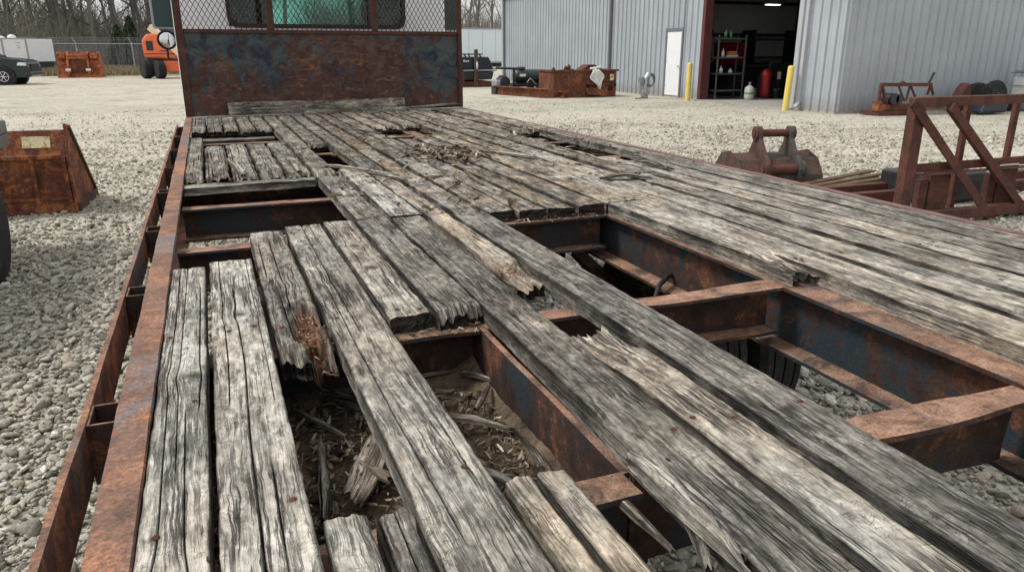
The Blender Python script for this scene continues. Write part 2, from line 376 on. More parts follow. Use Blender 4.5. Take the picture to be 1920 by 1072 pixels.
# loose stones lying on the yard (nobody could count them)
t=NT('loose_stone');oi=t.n('ShaderNodeObjectInfo');tc=t.n('ShaderNodeTexCoord')
n=t.noise((tc,'Object'),3.,4,.6);
c=t.ramp((oi,'Random'),[(0.,(.16,.146,.116)),(.2,(.28,.257,.205)),(.45,(.40,.377,.315)),(.7,(.54,.513,.435)),(.88,(.42,.36,.28)),(1.,(.74,.71,.63))])
c=t.mix(1.,c,t.ramp(n,[(.3,.72),(.7,1.18)]),'MULTIPLY')
M['stone']=t.out(c,.9,0.,n,.3,.1,.2)
def gravel():
    pts=[];
    def ring(r0,r1,dens):
        A=math.pi*(r1*r1-r0*r0)*(130/360);k=int(A*dens)
        rr=np.sqrt(rng.uniform(r0*r0,r1*r1,k));a=rng.uniform(R(21.8-65),R(21.8+65),k)
        pts.append(np.stack([rr*np.sin(a),rr*np.cos(a)],1))
    for r0,r1,dn in((.2,2.5,3400),(2.5,4,2700),(4,6,1600),(6,9,800),(9,13,520),(13,17,260),(17,24,90)):ring(r0,r1,dn)
    p=np.concatenate(pts)
    d=np.hypot(p[:,0],p[:,1])
    # wheel tracks and the trodden middle of the yard have fewer loose stones
    tr=.5+.5*fbm(p[:,0]*.09+3,p[:,1]*.6+p[:,0]*.08,5,4)
    keep=rng.random(len(p))<np.clip(1.25-np.clip((d-6)/8,0,1)*np.clip((tr-.40)*5,0,.85),.2,1)
    keep&=~((p[:,0]>14.6)&(p[:,1]>14.8))
    p=p[keep];d=d[keep];n=len(p)
    patch=.75+.5*vn(p[:,0]*1.1,p[:,1]*1.1,9)
    s=rng.lognormal(-.05,.48,n)*(.0102+.0006*np.clip(d,0,14))*patch
    s*=np.clip(1.2-d/30,.45,1);s=np.clip(s,.006,.05)
    me=bpy.data.meshes.new('loose_gravel');me.vertices.add(n)
    gz=.05*fbm(p[:,0]*.22,p[:,1]*.22,3,3)-.01;gz*=1-.6*np.exp(-((p[:,0]-1)**2+(p[:,1]-3)**2)/60)
    co=np.stack([p[:,0],p[:,1],gz+s*.25+rng.random(n)*.008],1)
    me.vertices.foreach_set('co',co.ravel())
    a=me.attributes.new('srot','FLOAT_VECTOR','POINT');a.data.foreach_set('vector',np.stack([rng.normal(0,.35,n),rng.normal(0,.35,n),rng.uniform(0,6.28,n)],1).astype(np.float32).ravel())
    a=me.attributes.new('ssc','FLOAT','POINT');a.data.foreach_set('value',s.astype(np.float32))
    o=link('loose_gravel',me);o['kind']='stuff';o['label']='pale crushed stone lying loose over the whole yard'
    # stone shapes
    vc=bpy.data.collections.new('gravel_stone_shapes')
    for k in range(7):
        bm=bmesh.new();bmesh.ops.create_icosphere(bm,subdivisions=2,radius=1.)
        sx,sy,sz=1.,random.uniform(.62,.95),random.uniform(.32,.55)
        pl=[(Vector((random.gauss(0,1),random.gauss(0,1),random.gauss(0,1))).normalized(),random.uniform(.55,.9)) for _ in range(9)]
        for v_ in bm.verts:
            c_=v_.co.copy()
            for nn,dd in pl:
                x_=c_.dot(nn)
                if x_>dd:c_-=nn*(x_-dd)*.8
            v_.co=Vector((c_.x*sx,c_.y*sy,c_.z*sz))
        m2=bpy.data.meshes.new('stone');bm.to_mesh(m2);bm.free();m2.materials.append(M['stone'])
        m2.polygons.foreach_set('use_smooth',[True]*len(m2.polygons))
        vc.objects.link(bpy.data.objects.new('stone',m2))
    ng=bpy.data.node_groups.new('scatter_stones','GeometryNodeTree')
    ng.interface.new_socket('Geometry',in_out='INPUT',socket_type='NodeSocketGeometry');ng.interface.new_socket('Geometry',in_out='OUTPUT',socket_type='NodeSocketGeometry')
    N=ng.nodes;L=ng.links
    gi=N.new('NodeGroupInput');go=N.new('NodeGroupOutput');mp=N.new('GeometryNodeMeshToPoints');ip=N.new('GeometryNodeInstanceOnPoints')
    ci=N.new('GeometryNodeCollectionInfo');ci.inputs['Collection'].default_value=vc;ci.inputs['Separate Children'].default_value=True;ci.inputs['Reset Children'].default_value=True
    ar=N.new('GeometryNodeInputNamedAttribute');ar.data_type='FLOAT_VECTOR';ar.inputs['Name'].default_value='srot'
    as_=N.new('GeometryNodeInputNamedAttribute');as_.data_type='FLOAT';as_.inputs['Name'].default_value='ssc'
    L.new(gi.outputs[0],mp.inputs['Mesh']);L.new(mp.outputs[0],ip.inputs['Points']);L.new(ci.outputs[0],ip.inputs['Instance']);ip.inputs['Pick Instance'].default_value=True
    L.new(ar.outputs['Attribute'],ip.inputs['Rotation']);L.new(as_.outputs['Attribute'],ip.inputs['Scale']);L.new(ip.outputs[0],go.inputs[0])
    md=o.modifiers.new('scatter','NODES');md.node_group=ng
gravel()
# ---------------------------------------------------------------- boards
D=1.04;TH=.040
M['nail']=rust('rusty_nail',(.03,.015,.01),(.09,.035,.022),(.2,.07,.03),None,.5,None,90.,.5)
def board(name,x0,x1,y0,y1,parent,tone=(.5,.3),th=TH,z=D,skew=(0,0),jag=(.004,.004),cracks=5,rot=(0,0),holes=(),knots=0,seed=None,fine=None,tilt=(0,0,0,0),label=None,wear_shade=.5,M_=None,gap=.0022,chips=1.,dens=1.,edge_shade=1.):
    '''one weathered plank: x0..x1 across, y0..y1 along; skew shifts x at the far end; jag/rot describe the near and far ends'''
    seed=seed if seed is not None else int(abs(x0*1000)+abs(y0*77)+abs(y1*31))+3
    rg=np.random.default_rng(seed)
    W=x1-x0-2*gap;L=y1-y0
    if fine is None:fine=y0<2.6
    du=.004 if fine and y0<2.2 else .006 if fine else .012
    us=list(np.linspace(0,W,max(4,int(W/du)+1)))
    crs=[]
    for k in range(cracks):
        uc=rg.uniform(.08,.92)*W;ln=rg.uniform(.15,.9)*min(L,1.6);v0=rg.uniform(-.1,max(L-ln*.5,.01));wd=rg.uniform(.0008,.0024)*(1 if fine else 1.5)
        if all(abs(uc-c[0])>.009 for c in crs):crs.append((uc,v0,v0+ln,wd,rg.uniform(.006,.018)))
    for c in crs:
        us=[u for u in us if abs(u-c[0])>c[3]*1.3+.0012]+[c[0]-c[3],c[0],c[0]+c[3]]
    us=np.array(sorted(us));us[0]=0;us[-1]=W
    # rows: fine close to the camera
    vs=[0.];
    while vs[-1]<L:
        yy=y0+vs[-1];dv=np.clip(.007*max(yy,.8)**1.6,.008,.05) if fine or yy<4 else .05
        if vs[-1]<.06 or L-vs[-1]<.09:dv=min(dv,.009 if fine else .014)
        if yy<.2:dv=.04
        vs.append(vs[-1]+dv/dens)
    vs=np.array(vs);vs=vs*L/vs[-1]
    U,V=np.meshgrid(us,vs)
    win=np.clip(np.minimum(U,W-U)/(W*.25),0,1)*.93+.07
    dr=.0065*min(1.,W/.09)*fbm(U*7,V*1.6,seed,3)*win
    kn=np.zeros_like(U)
    for k in range(knots):
        ku,kv,kr=rg.uniform(.25,.75)*W,rg.uniform(.1,.9)*L,rg.uniform(.007,.013)
        e=np.exp(-((V-kv)/(kr*4.5))**2);dr+=np.tanh((U-ku)/kr)*kr*.9*e*np.exp(-np.abs(U-ku)/(kr*4))*win
        kn=np.maximum(kn,np.clip(1.4-np.hypot((U-ku)/kr,(V-kv)/(kr*1.5)),0,1))
    X=x0+gap+U+dr
    edge=np.minimum(U,W-U)
    chips*=(.45 if fine and y0<1.3 and M_ is None and parent is not None else 1.)
    chip=np.clip(vn(V*7,U*0+(U>W/2)*7,seed+2)-.62,0,1)*.007*chips+np.clip(vn(V*45,U*0+(U>W/2)*7,seed+4)-.55,0,1)*.006*chips
    X+=np.where(U<W/2,1,-1)*np.clip(1-edge/.012,0,1)*chip
    X+=skew[0]+(skew[1]-skew[0])*V/L
    # uneven ends
    Y=y0+V
    per=U*300+0*V
    jn=(vn(per,V*0,seed+6)-.5)*.9+(vn(per*.4,V*0,seed+7)-.5)*.7+(vn(per*.08,V*0,seed+8)-.5)*1.6
    jf=(vn(per,V*0,seed+16)-.5)*.9+(vn(per*.4,V*0,seed+17)-.5)*.7+(vn(per*.08,V*0,seed+18)-.5)*1.6
    Y+=jag[0]*jn*np.exp(-V/(.03+jag[0]*1.7))+jag[1]*jf*np.exp(-(L-V)/(.03+jag[1]*1.7))
    Z=np.full_like(U,z)
    Z-=np.clip(1-edge/.004,0,1)**2*.0022
    Z-=np.clip(1-edge/.02,0,1)*chip*.9
    Z+=.0016*fbm(U*60,V*3.5,seed+3,3)+.0022*fbm(U*9,V*2.2,seed+4,3)
    red=np.zeros_like(U);grn=np.zeros_like(U)
    red=np.clip(1-edge/(.0045 if fine else .008),0,1)*np.clip(.25+vn(V*14,U*0+(U>W/2)*7,seed+71)*1.1,0,.95)*edge_shade  # plank edges painted dark to stand for shade in the gaps
    for (uc,v0,v1,wd,dp) in crs:
        s=np.clip((V-v0)/.06,0,1)*np.clip((v1-V)/.06,0,1)*(.45+.55*vn(V*26,V*0,seed+int(uc*999)))
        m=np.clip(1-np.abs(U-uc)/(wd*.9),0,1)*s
        Z-=m*dp;red=np.maximum(red,np.clip(m*1.7,0,1))  # splits coloured near black to deepen their shade
        Z-=np.clip(1-np.abs(U-uc)/.010,0,1)*s*.0016
    # rotten ends: the top wastes away in long slivers
    for rr,dd,sd in((rot[0],V,31),(rot[1],L-V,41)):
        if rr>0:
            sl=vn(U*150,V*5,seed+sd)*.7+vn(U*45,V*14,seed+sd+1)*.6
            m=np.clip((rr*(.35+sl)-dd)/ (rr*.55),0,1)
            Z-=m*th*.62*(.35+.65*vn(U*190,V*9,seed+sd+2));red=np.maximum(red,m*np.clip(vn(U*210,V*8,seed+sd+3)*2.4-1.15,0,.9))
            grn=np.maximum(grn,m*np.clip(vn(U*30,V*12,seed+sd+4)*2.4-1.3,0,.55)*wear_shade)
    for (hu,hv,ru,rv,dp,og) in holes:
        q=np.hypot((U-hu)/ru,(V-hv)/rv)+.45*fbm(U*70,V*22,seed+51,4)
        m=np.clip((1.05-q)/.22,0,1)
        Z-=m*dp*(.55+.45*vn(U*160,V*40,seed+52));grn=np.maximum(grn,m*og);red=np.maximum(red,np.clip(1-np.abs(q-.98)/.16,0,1)*.75)
    ta,tb,tc_,td=tilt    # lifts of the four corners (near-left, near-right, far-left, far-right)
    uu=U/W;vv=V/L
    lift=ta*(1-uu)*(1-vv)+tb*uu*(1-vv)+tc_*(1-uu)*vv+td*uu*vv
    Zb=np.full_like(U,z-th)+.003*fbm(U*20,V*4,seed+9,2)
    Zb=np.minimum(Zb,Z-.003)
    Z=Z+lift;Zb=Zb+lift
    NL=[]
    if parent is not None and fine and M_ is None:
        for yc in (.79,1.42,2.30,2.95,3.6):
            if y0+.02<yc<y1-.015:
                for fu in((.24,.76) if W>.06 else (.5,)):
                    if rg.random()<.95:
                        un=W*fu+rg.uniform(-.008,.008);vN=yc-y0-.0+rg.uniform(-.012,.018);NL.append((un,vN))
    for un,vN in NL:
        q=np.hypot(U-un,(V-vN)*.8);red=np.maximum(red,np.clip(1-q/.009,0,1)*.85);Z-=np.clip(1-q/.007,0,1)*.0025
        st=np.clip(1-np.abs(U-un)/.007,0,1)*np.clip(1-np.abs(V-vN)/.06,0,1)*.35;red=np.maximum(red,st)
    n,m=U.shape
    top=np.stack([X,Y,Z],-1).reshape(-1,3)
    Yb=Y+.5*jag[0]*(vn(U*120,U*0,seed+61)-.7)*np.exp(-V/.03)-.5*jag[1]*(vn(U*120,U*0,seed+62)-.7)*np.exp(-(L-V)/.03)
    bot=np.stack([X+.001,Yb,Zb],-1).reshape(-1,3)
    ed=[]  # extra mid row on each end so broken ends are rough
    mids=[]
    for ri,sg in((0,1),(n-1,-1)):
        k=jag[0] if ri==0 else jag[1]
        for fr,sx in((.33,3),(.66,5)):
            mids.append(np.stack([X[ri],Y[ri]+sg*(.002+k*.5)*vn(us*260,us*0+fr*9,seed+sx+ri),Z[ri]*(1-fr)+Zb[ri]*fr],-1))
    allv=np.concatenate([top,bot]+mids)
    idx=np.arange(n*m).reshape(n,m);B=n*m
    F=[];MI=[]
    q=np.stack([idx[:-1,:-1],idx[:-1,1:],idx[1:,1:],idx[1:,:-1]],-1).reshape(-1,4);F.append(q);MI+= [0]*len(q)
    q=np.stack([idx[:-1,:-1],idx[1:,:-1],idx[1:,1:],idx[:-1,1:]],-1).reshape(-1,4)+B;F.append(q);MI+=[0]*len(q)
    l=idx[:,0];q=np.stack([l[:-1],l[1:],l[1:]+B,l[:-1]+B],-1);F.append(q);MI+=[0]*len(q)
    l=idx[:,-1];q=np.stack([l[1:],l[:-1],l[:-1]+B,l[1:]+B],-1);F.append(q);MI+=[0]*len(q)
    base=2*B
    for e,ri in((0,0),(1,n-1)):
        rows=[idx[ri],base+np.arange(m)+e*2*m,base+np.arange(m)+e*2*m+m,idx[ri]+B]
        for a,b in zip(rows[:-1],rows[1:]):
            q=np.stack([a[:-1],b[:-1],b[1:],a[1:]],-1) if e==0 else np.stack([a[:-1],a[1:],b[1:],b[:-1]],-1)
            F.append(q);MI+=[1]*len(q)
    F=np.concatenate(F)
    me=bpy.data.meshes.new(name);me.from_pydata(allv.tolist(),[],F.tolist())
    me.materials.append(M['wood']);me.materials.append(M['wood_end']);me.polygons.foreach_set('material_index',MI)
    wu=np.zeros((len(allv),3),np.float32)
    wu[:B,0]=U.ravel();wu[:B,1]=V.ravel();wu[B:2*B,0]=U.ravel()+th;wu[B:2*B,1]=V.ravel();wu[B:2*B,2]=.03
    k=base
    for e in(0,1):
        for fr in(.33,.66):
            wu[k:k+m,0]=us+th*fr;wu[k:k+m,1]=(0 if e==0 else L)+fr*.3;k+=m
    a=me.attributes.new('wuv','FLOAT_VECTOR','POINT');a.data.foreach_set('vector',wu.ravel())
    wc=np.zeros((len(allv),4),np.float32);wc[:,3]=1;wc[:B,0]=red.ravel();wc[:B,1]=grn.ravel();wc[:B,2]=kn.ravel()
    a=me.attributes.new('wear_shade','FLOAT_COLOR','POINT');a.data.foreach_set('color',wc.ravel())
    me.polygons.foreach_set('use_smooth',[i==0 for i in MI])
    me.set_sharp_from_angle(angle=R(42))
    if M_ is not None:me.transform(M_)
    o=link(name,me,parent,parent is not None)
    o.color=(tone[0],tone[1],(tone[2] if len(tone)>2 else (.75 if y0>2.2 and M_ is None and parent is not None else .1)),1)
    if label:o['label']=label
    for un,vN in NL:
        if rg.random()<.12:continue
        j=int(np.argmin(np.abs(us-un)));i=int(np.argmin(np.abs(vs-vN)));b=MB();r_=.0048
        b.lathe((X[i,j],Y[i,j],Z[i,j]+.0005),[(r_,-.004),(r_,.0012),(r_*.7,.0022),(.0002,.0024)],9);b.build('nail',M['nail'],o,True)
    return o
# ---------------------------------------------------------------- materials of the truck
M['rail']=rust('rusty_rail',(.07,.045,.038),(.15,.085,.064),(.40,.175,.085),(.12,.125,.135),.53,None,5.,.51,top_tint=.35)
M['beam']=rust('rusty_beam',(.022,.016,.015),(.065,.036,.027),(.24,.10,.045),(.028,.036,.044),.53,None,7.,.57,top_tint=.8)
M['beam_blue']=rust('painted_beam',(.022,.016,.015),(.075,.038,.026),(.24,.09,.038),(.022,.034,.042),.47,None,6.,.56,top_tint=.8)
M['rack_old']=rust('rack_plate',(.05,.026,.022),(.105,.05,.038),(.22,.11,.06),(.025,.04,.068),.50,None,4.2,.57)
def rackmat():
    t=NT('rack_plate');v=objvec(t,False)
    sep=t.n('ShaderNodeSeparateXYZ',{0:v})
    n1=t.noise(v,3.2,7,.7,.4);n2=t.noise(t.map(v,(34,34,5)),1.,6,.75,.5);n3=t.noise(v,60.,3,.7);n4=t.noise(t.map(v,(9,9,22),(4,2,1)),1.,6,.7,1.);n5=t.noise(v,9.,6,.7,.8)
    side=t.ramp(t.math('ABSOLUTE',t.math('SUBTRACT',(sep,0),.05)),[(.25,.015),(.62,.075),(1.,.10)])
    up=t.ramp((sep,2),[(0.,0.),(1.,0.)])
    f=t.math('ADD',t.math('ADD',t.math('MULTIPLY',n1,.45),t.math('MULTIPLY',n2,.25)),t.math('ADD',t.math('MULTIPLY',n5,.30),side))
    low=t.math('MULTIPLY',t.ramp(t.math('SUBTRACT',(sep,2),1.04),[(0.,.12),(.25,0.)]),1.)
    f=t.math('SUBTRACT',f,low)
    c=t.mix(t.ramp(n5,[(.35,0.),(.62,1.)]),(.045,.024,.02),(.105,.052,.04))
    c=t.mix(t.ramp(n4,[(.55,0.),(.66,.7)]),c,(.26,.13,.065))
    c=t.mix(t.math('MULTIPLY',t.ramp(f,[(.53,0.),(.60,1.)]),t.ramp(n2,[(.38,.35),(.5,1.)])),c,t.ramp(n5,[(.4,(.018,.028,.05)),(.6,(.06,.085,.085))]))
    c=t.mix(.6,c,t.ramp(n3,[(.25,.5),(.7,1.3)]),'MULTIPLY')
    return t.out(c,.8,0.,n3,.5,.004,.25)
M['rack']=rackmat()
M['rack_tube']=rust('rack_tube',(.04,.02,.016),(.09,.042,.03),(.16,.07,.04),None,.5,None,9.,.6)
M['right_rail']=rust('pink_rail',(.12,.07,.06),(.22,.135,.12),(.32,.2,.165),None,.5,None,9.,.58)
M['white']=plain('white_paint',(.78,.79,.80),.35,0.,.06,3.,.05,.5,(.4,.38,.34),.66)
M['black']=plain('black_rubber',(.022,.022,.024),.6,0.,.3,8.,.2,.3)
M['tyre']=plain('tyre_rubber',(.030,.030,.031),.85,0.,.35,12.,.5,.2,(.13,.12,.10),.55)
M['chrome']=plain('bright_metal',(.62,.63,.65),.25,1.,.1,6.,.05,.5)
M['grey_metal']=plain('grey_metal',(.34,.35,.36),.45,.6,.15,6.,.1,.5)
M['dark']=plain('dark_plastic',(.025,.027,.03),.5,0.,.3,6.,.1,.4)
def glass(name,col,tr=.3,rough=.05):
    t=NT(name)
    g=t.n('ShaderNodeBsdfGlossy',{'Color':(.8,.9,.9,1),'Roughness':rough});b=t.n('ShaderNodeBsdfTransparent',{'Color':(*col,1)})
    f=t.n('ShaderNodeFresnel',{'IOR':1.45})
    m=t.n('ShaderNodeMixShader',{0:t.math('ADD',t.math('MULTIPLY',f,tr),.03,clamp=True),1:b,2:g});t.n('ShaderNodeOutputMaterial',{0:m});return t.mat
M['glass']=glass('teal_glass',(.60,.80,.75))
# ---------------------------------------------------------------- the flatbed truck
TR=thing('flatbed_truck','old white flatbed truck with a rotten plank deck on rusty steel frame','truck',(1.0,3.3,0))
wear_boards=[
 # x0,x1,y0,y1, tone, options
 (-.128,-.050,-.6,1.91,(.62,.12),dict(cracks=7,knots=3,jag=(.003,.006),seed=101,chips=.8)),
 (-.045,.060,-.6,1.945,(.66,.22),dict(cracks=9,knots=3,jag=(.003,.007),seed=102)),
 (.065,.163,1.25,2.24,(.44,.30),dict(cracks=5,knots=1,jag=(.022,.006),rot=(.06,0),seed=103,holes=[(.062,.15,.030,.15,.030,.9),(.070,.03,.026,.07,.03,.7)],label='plank with a rotted hole showing raw orange wood',chips=1.6)),
 (.170,.281,-.6,2.285,(.50,.22),dict(cracks=8,knots=2,jag=(.003,.006),seed=104)),
 (.286,.380,1.385,2.30,(.55,.28),dict(cracks=6,knots=2,jag=(.005,.006),th=.046,seed=105)),
 (.385,.490,1.375,2.295,(.42,.12),dict(cracks=9,knots=0,jag=(.005,.003),rot=(.012,0),seed=106,th=.05)),
 (.390,.492,2.303,3.235,(.46,.18),dict(cracks=6,knots=1,jag=(.003,.02),rot=(0,.04),seed=107)),
 (.498,.600,-.6,2.285,(.36,.22),dict(cracks=9,knots=1,skew=(-.042,0),jag=(.003,.003),seed=108)),
 (.500,.608,2.292,3.33,(.66,.16),dict(cracks=4,knots=0,seed=109,z=1.046)),
 (.612,.690,1.50,3.25,(.56,.62),dict(cracks=7,jag=(.03,.01),rot=(.20,.05),seed=110,wear_shade=1.)),
 (.592,.684,-.6,1.185,(.58,.35),dict(cracks=9,jag=(.003,.020),rot=(0,.22),seed=111,wear_shade=.5,skew=(-.015,.0),label='pale split plank with a splintered end')),
 (.695,.810,-.6,2.262,(.37,.10),dict(cracks=11,jag=(.003,.008),seed=112,knots=1,skew=(-.005,.0),z=1.043)),
 (1.245,1.357,1.335,2.245,(.62,.28),dict(cracks=7,jag=(.03,.006),rot=(.16,0),seed=113,skew=(0.02,0.01),label='short plank beside the hole with its near end in splinters')),
 (1.365,1.497,-.6,3.2,(.58,.42),dict(cracks=9,skew=(-.09,.02),seed=114,gap=.0045,knots=1)),
 (1.500,1.628,-.6,3.9,(.60,.30),dict(cracks=9,skew=(-.05,.0),seed=115,gap=.0045,knots=1)),
 (1.632,1.756,-.6,2.75,(.50,.30),dict(cracks=9,skew=(-.01,0),seed=116,gap=.0045,knots=2)),
 (1.760,1.862,-.6,3.3,(.60,.35),dict(cracks=8,seed=117,gap=.0045,knots=1)),
 (1.866,1.990,-.6,3.22,(.50,.30),dict(cracks=8,jag=(.003,.02),rot=(0,.12),seed=118,gap=.0045)),
 (1.995,2.148,-.6,3.32,(.44,.24),dict(cracks=8,seed=119,gap=.004,knots=1)),
 (2.045,2.148,3.325,4.62,(.50,.2),dict(cracks=5,seed=128,knots=1)),
 # short pieces at the very front of the picture
 (.066,.119,-.6,.745,(.64,.10),dict(cracks=6,jag=(.003,.006),seed=120)),
 (.123,.165,-.6,.738,(.42,.08),dict(cracks=5,jag=(.003,.007),seed=121)),
 (.288,.328,-.6,.752,(.60,.55),dict(cracks=4,jag=(.003,.004),seed=122)),
 (.330,.374,-.6,.748,(.60,.50),dict(cracks=3,jag=(.003,.004),seed=123)),
 # far deck
 (-.128,-.052,3.31,4.93,(.50,.30),dict(jag=(.03,.008),rot=(.10,0),cracks=5,seed=130)),
 (-.048,.058,3.33,4.50,(.50,.25),dict(jag=(.05,.012),rot=(.20,.05),cracks=6,seed=131,holes=[(.02,.75,.03,.12,.03,.1)],chips=2.)),
 (.062,.168,3.32,4.50,(.56,.20),dict(jag=(.03,.012),rot=(.12,0),cracks=5,seed=132,chips=2.)),
 (.172,.280,3.31,4.52,(.48,.25),dict(jag=(.04,.02),rot=(.14,.02),cracks=5,seed=133,chips=2.)),
 (.284,.386,3.30,4.53,(.48,.45),dict(jag=(.03,.015),rot=(.06,.02),cracks=5,seed=134)),
 (-.128,-.030,5.42,6.5,(.42,.42),dict(jag=(.04,.0),rot=(.08,0),cracks=3,seed=135)),
 (-.026,.074,5.42,6.5,(.40,.42),dict(jag=(.05,.0),rot=(.10,0),cracks=3,seed=136)),
 (.078,.178,5.45,6.5,(.42,.38),dict(jag=(.06,.0),rot=(.10,0),cracks=3,seed=137)),
 (.182,.282,5.32,6.5,(.46,.35),dict(jag=(.02,.0),rot=(.03,0),cracks=3,seed=138)),
 (.286,.386,5.34,6.5,(.44,.35),dict(jag=(.02,.0),rot=(.04,0),cracks=3,seed=139)),
 (.392,.494,3.26,6.5,(.42,.48),dict(jag=(.02,.0),rot=(.05,0),cracks=6,seed=140)),
 (.498,.604,4.34,6.5,(.40,.45),dict(jag=(.015,.0),rot=(.04,0),cracks=5,seed=141)),
 (.612,.706,3.27,5.1,(.40,.62),dict(jag=(.02,.003),rot=(.06,0),cracks=5,seed=142)),
 (.610,.706,5.11,6.5,(.42,.40),dict(cracks=4,seed=143)),
]
cols=[.712,.815,.920,1.028,1.140,1.252,1.385,1.500,1.630,1.758,1.863,1.992,2.148]
wear_boards.append((1.760,1.800,3.31,4.615,(.5,.3),dict(cracks=3,seed=129,chips=2.5)))
cuts={0:[(2.27,4.05),(4.06,6.52)],1:[(2.26,3.6),(3.61,6.55)],2:[(2.25,4.7),(4.71,6.55)],3:[(2.25,4.52),(5.16,6.57)],4:[(2.245,4.54),(5.19,6.58)],
 5:[(2.255,4.56),(5.2,6.6)],6:[(3.21,5.3),(5.31,6.6)],7:[(3.91,6.62)],8:[(2.76,4.9),(4.91,6.64)],9:[(4.62,6.64)],10:[(4.60,6.66)],11:[(4.63,6.68)]}
rg=np.random.default_rng(5)
for k,(a,b) in enumerate(zip(cols[:-1],cols[1:])):
    for j,(y0,y1) in enumerate(cuts[k]):
        near_end=y0 in(2.27,2.26,2.25,2.245,2.255)
        wear_boards.append((a+.002,b-.002,y0,y1,(float(rg.uniform(.34,.56)),float(rg.uniform(.4,.85))),
          dict(cracks=6,knots=int(rg.integers(0,3)),jag=(.0035 if near_end else .012 if j or k==10 else .004,.012 if k in(3,4,5) and j==0 else .003),rot=(.0 if near_end else .05 if k in(3,4,5,10) else .01,.06 if k in(3,4,5) and j==0 else 0),seed=200+k*3+j,th=.05 if near_end else .04,z=D+float(rg.uniform(-.006,.003)),tilt=tuple(float(q) for q in rg.uniform(-.004,.006,4)),chips=1.4,gap=.0035,
               skew=(.0,.0))))
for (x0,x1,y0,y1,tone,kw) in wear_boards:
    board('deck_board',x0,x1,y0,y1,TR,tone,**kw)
# nails and screws that still hold the planks
CY_=[-.1,.74,1.375,2.255,2.895,3.535,4.225,4.905,5.53,6.18]
# ---- steel frame
CH=[(0,0),(.058,0),(.060,-.007),(.009,-.009),(.009,-.111),(.058,-.112),(.058,-.12),(0,-.12)]
for i,y in enumerate(CY_):
    n=60 if y<3 else 16
    z=1.0
    wv=.009 if i==1 else .004 if y<1.6 else .002
    loft(CH,((-.13,y+.03,z),(.468,y+.03,z),n),'crossmember',M['beam'],TR,wob=wv,wf=5,seed=i*3+1)
    loft(CH if i!=1 else [(0,0),(.066,0),(.068,-.008),(.010,-.010),(.010,-.15),(0,-.15)],((.482,y+.03,z),(1.248,y+.03,z),n),'crossmember',M['beam'],TR,wob=wv*1.3,wf=2.6 if i==1 else 4,seed=i*3+2)
    loft(CH if i!=1 else [(0,0),(.066,0),(.068,-.008),(.010,-.010),(.010,-.15),(0,-.15)],((1.335,y+.03,z),(2.148,y+.03,z),n),'crossmember',M['beam'],TR,wob=wv,wf=5,seed=i*3+3)
IB=[(-.042,0),(.042,0),(.042,-.009),(.005,-.011),(.005,-.149),(.060,-.151),(.060,-.16),(-.060,-.16),(-.060,-.151),(-.005,-.149),(-.005,-.011),(-.042,-.009)]
loft(IB,((1.29,.62,1.001),(1.29,6.6,1.001),240),'main_beam',M['beam_blue'],TR,wob=.002,wf=4,seed=91)
UB=[(0,0),(.012,0),(.012,-.145),(.05,-.147),(.05,-.16),(0,-.16)]
loft([(a-.006,b) for a,b in UB],((.475,.765,1.0),(.475,6.6,1.0),200),'main_beam',M['beam'],TR,wob=.0025,wf=5,seed=92)
# side rails
SR=[(-.020,0),(.021,0),(.024,-.004),(.024,-.17),(.016,-.17),(.016,-.008),(-.020,-.008)]
loft([(a+.0,b) for a,b in [(-.024,0),(.022,0),(.024,-.004),(.024,-.012),(-.014,-.014),(-.014,-.16),(.03,-.162),(.03,-.17),(-.024,-.17)]],((-.152,-.6,D),(-.152,6.56,D),260),'side_rail',M['rail'],TR,wob=.0022,wf=7,seed=93)
loft([(-.018,0),(.018,0),(.018,-.17),(-.018,-.17)],((2.17,-.6,D),(2.17,6.7,D),140),'side_rail',M['right_rail'],TR,wob=.0025,wf=6,seed=94)
loft([(-.005,0),(.005,0),(.005,-.09),(-.005,-.09)],((-.232,-.6,D-.025),(-.232,6.2,D-.025),220),'rub_rail',M['rail'],TR,wob=.002,wf=5,seed=95)
for y in(.45,1.16,1.82,2.50,3.2,3.9,4.6,5.3,5.95):
    b=MB();L_=.075;x0,x1=-.226,-.180;zt=D-.028;zb=D-.13;th_=.005
    b.box((x0,y,zb),(x0+th_,y+L_,zt));b.box((x1-th_,y,zb),(x1,y+L_,zt));b.box((x0+th_,y,zb),(x1-th_,y+th_,zt));b.box((x0+th_,y+L_-th_,zb),(x1-th_,y+L_,zt))
    b.build('stake_pocket',M['beam'],TR,True,bevel=.0015)
# crosswise timbers that the plank ends were nailed to
def cross_board(x0,x1,y,wd,ztop,seed,tone,th=.045,lab=None,rotz=0.):
    Mx=Matrix.Translation((x0,y,0))@Matrix.Rotation(R(-90)+rotz,4,'Z')
    return board('cross_timber',-wd/2,wd/2,0,x1-x0,TR,tone,th=th,z=ztop,cracks=4,seed=seed,fine=True,M_=Mx,chips=2.5,label=lab,jag=(.004,.004))
cross_board(-.125,.385,3.215,.09,D-.010,301,(.58,.12),th=.032,rotz=R(2.2),lab='grey timber lying crosswise under the broken plank ends')
cross_board(-.125,.385,5.23,.14,D-.045,302,(.34,.15),th=.04)
cross_board(1.83,2.0,4.45,.14,D-.045,303,(.5,.1),th=.04)
cross_board(1.04,1.38,5.05,.10,D-.05,304,(.3,.1),th=.035)
# pan that catches the litter
b=MB();b.box((-.128,.78,.868),(.469,1.37,.874));b.build('floor_pan',M['beam'],TR,True)
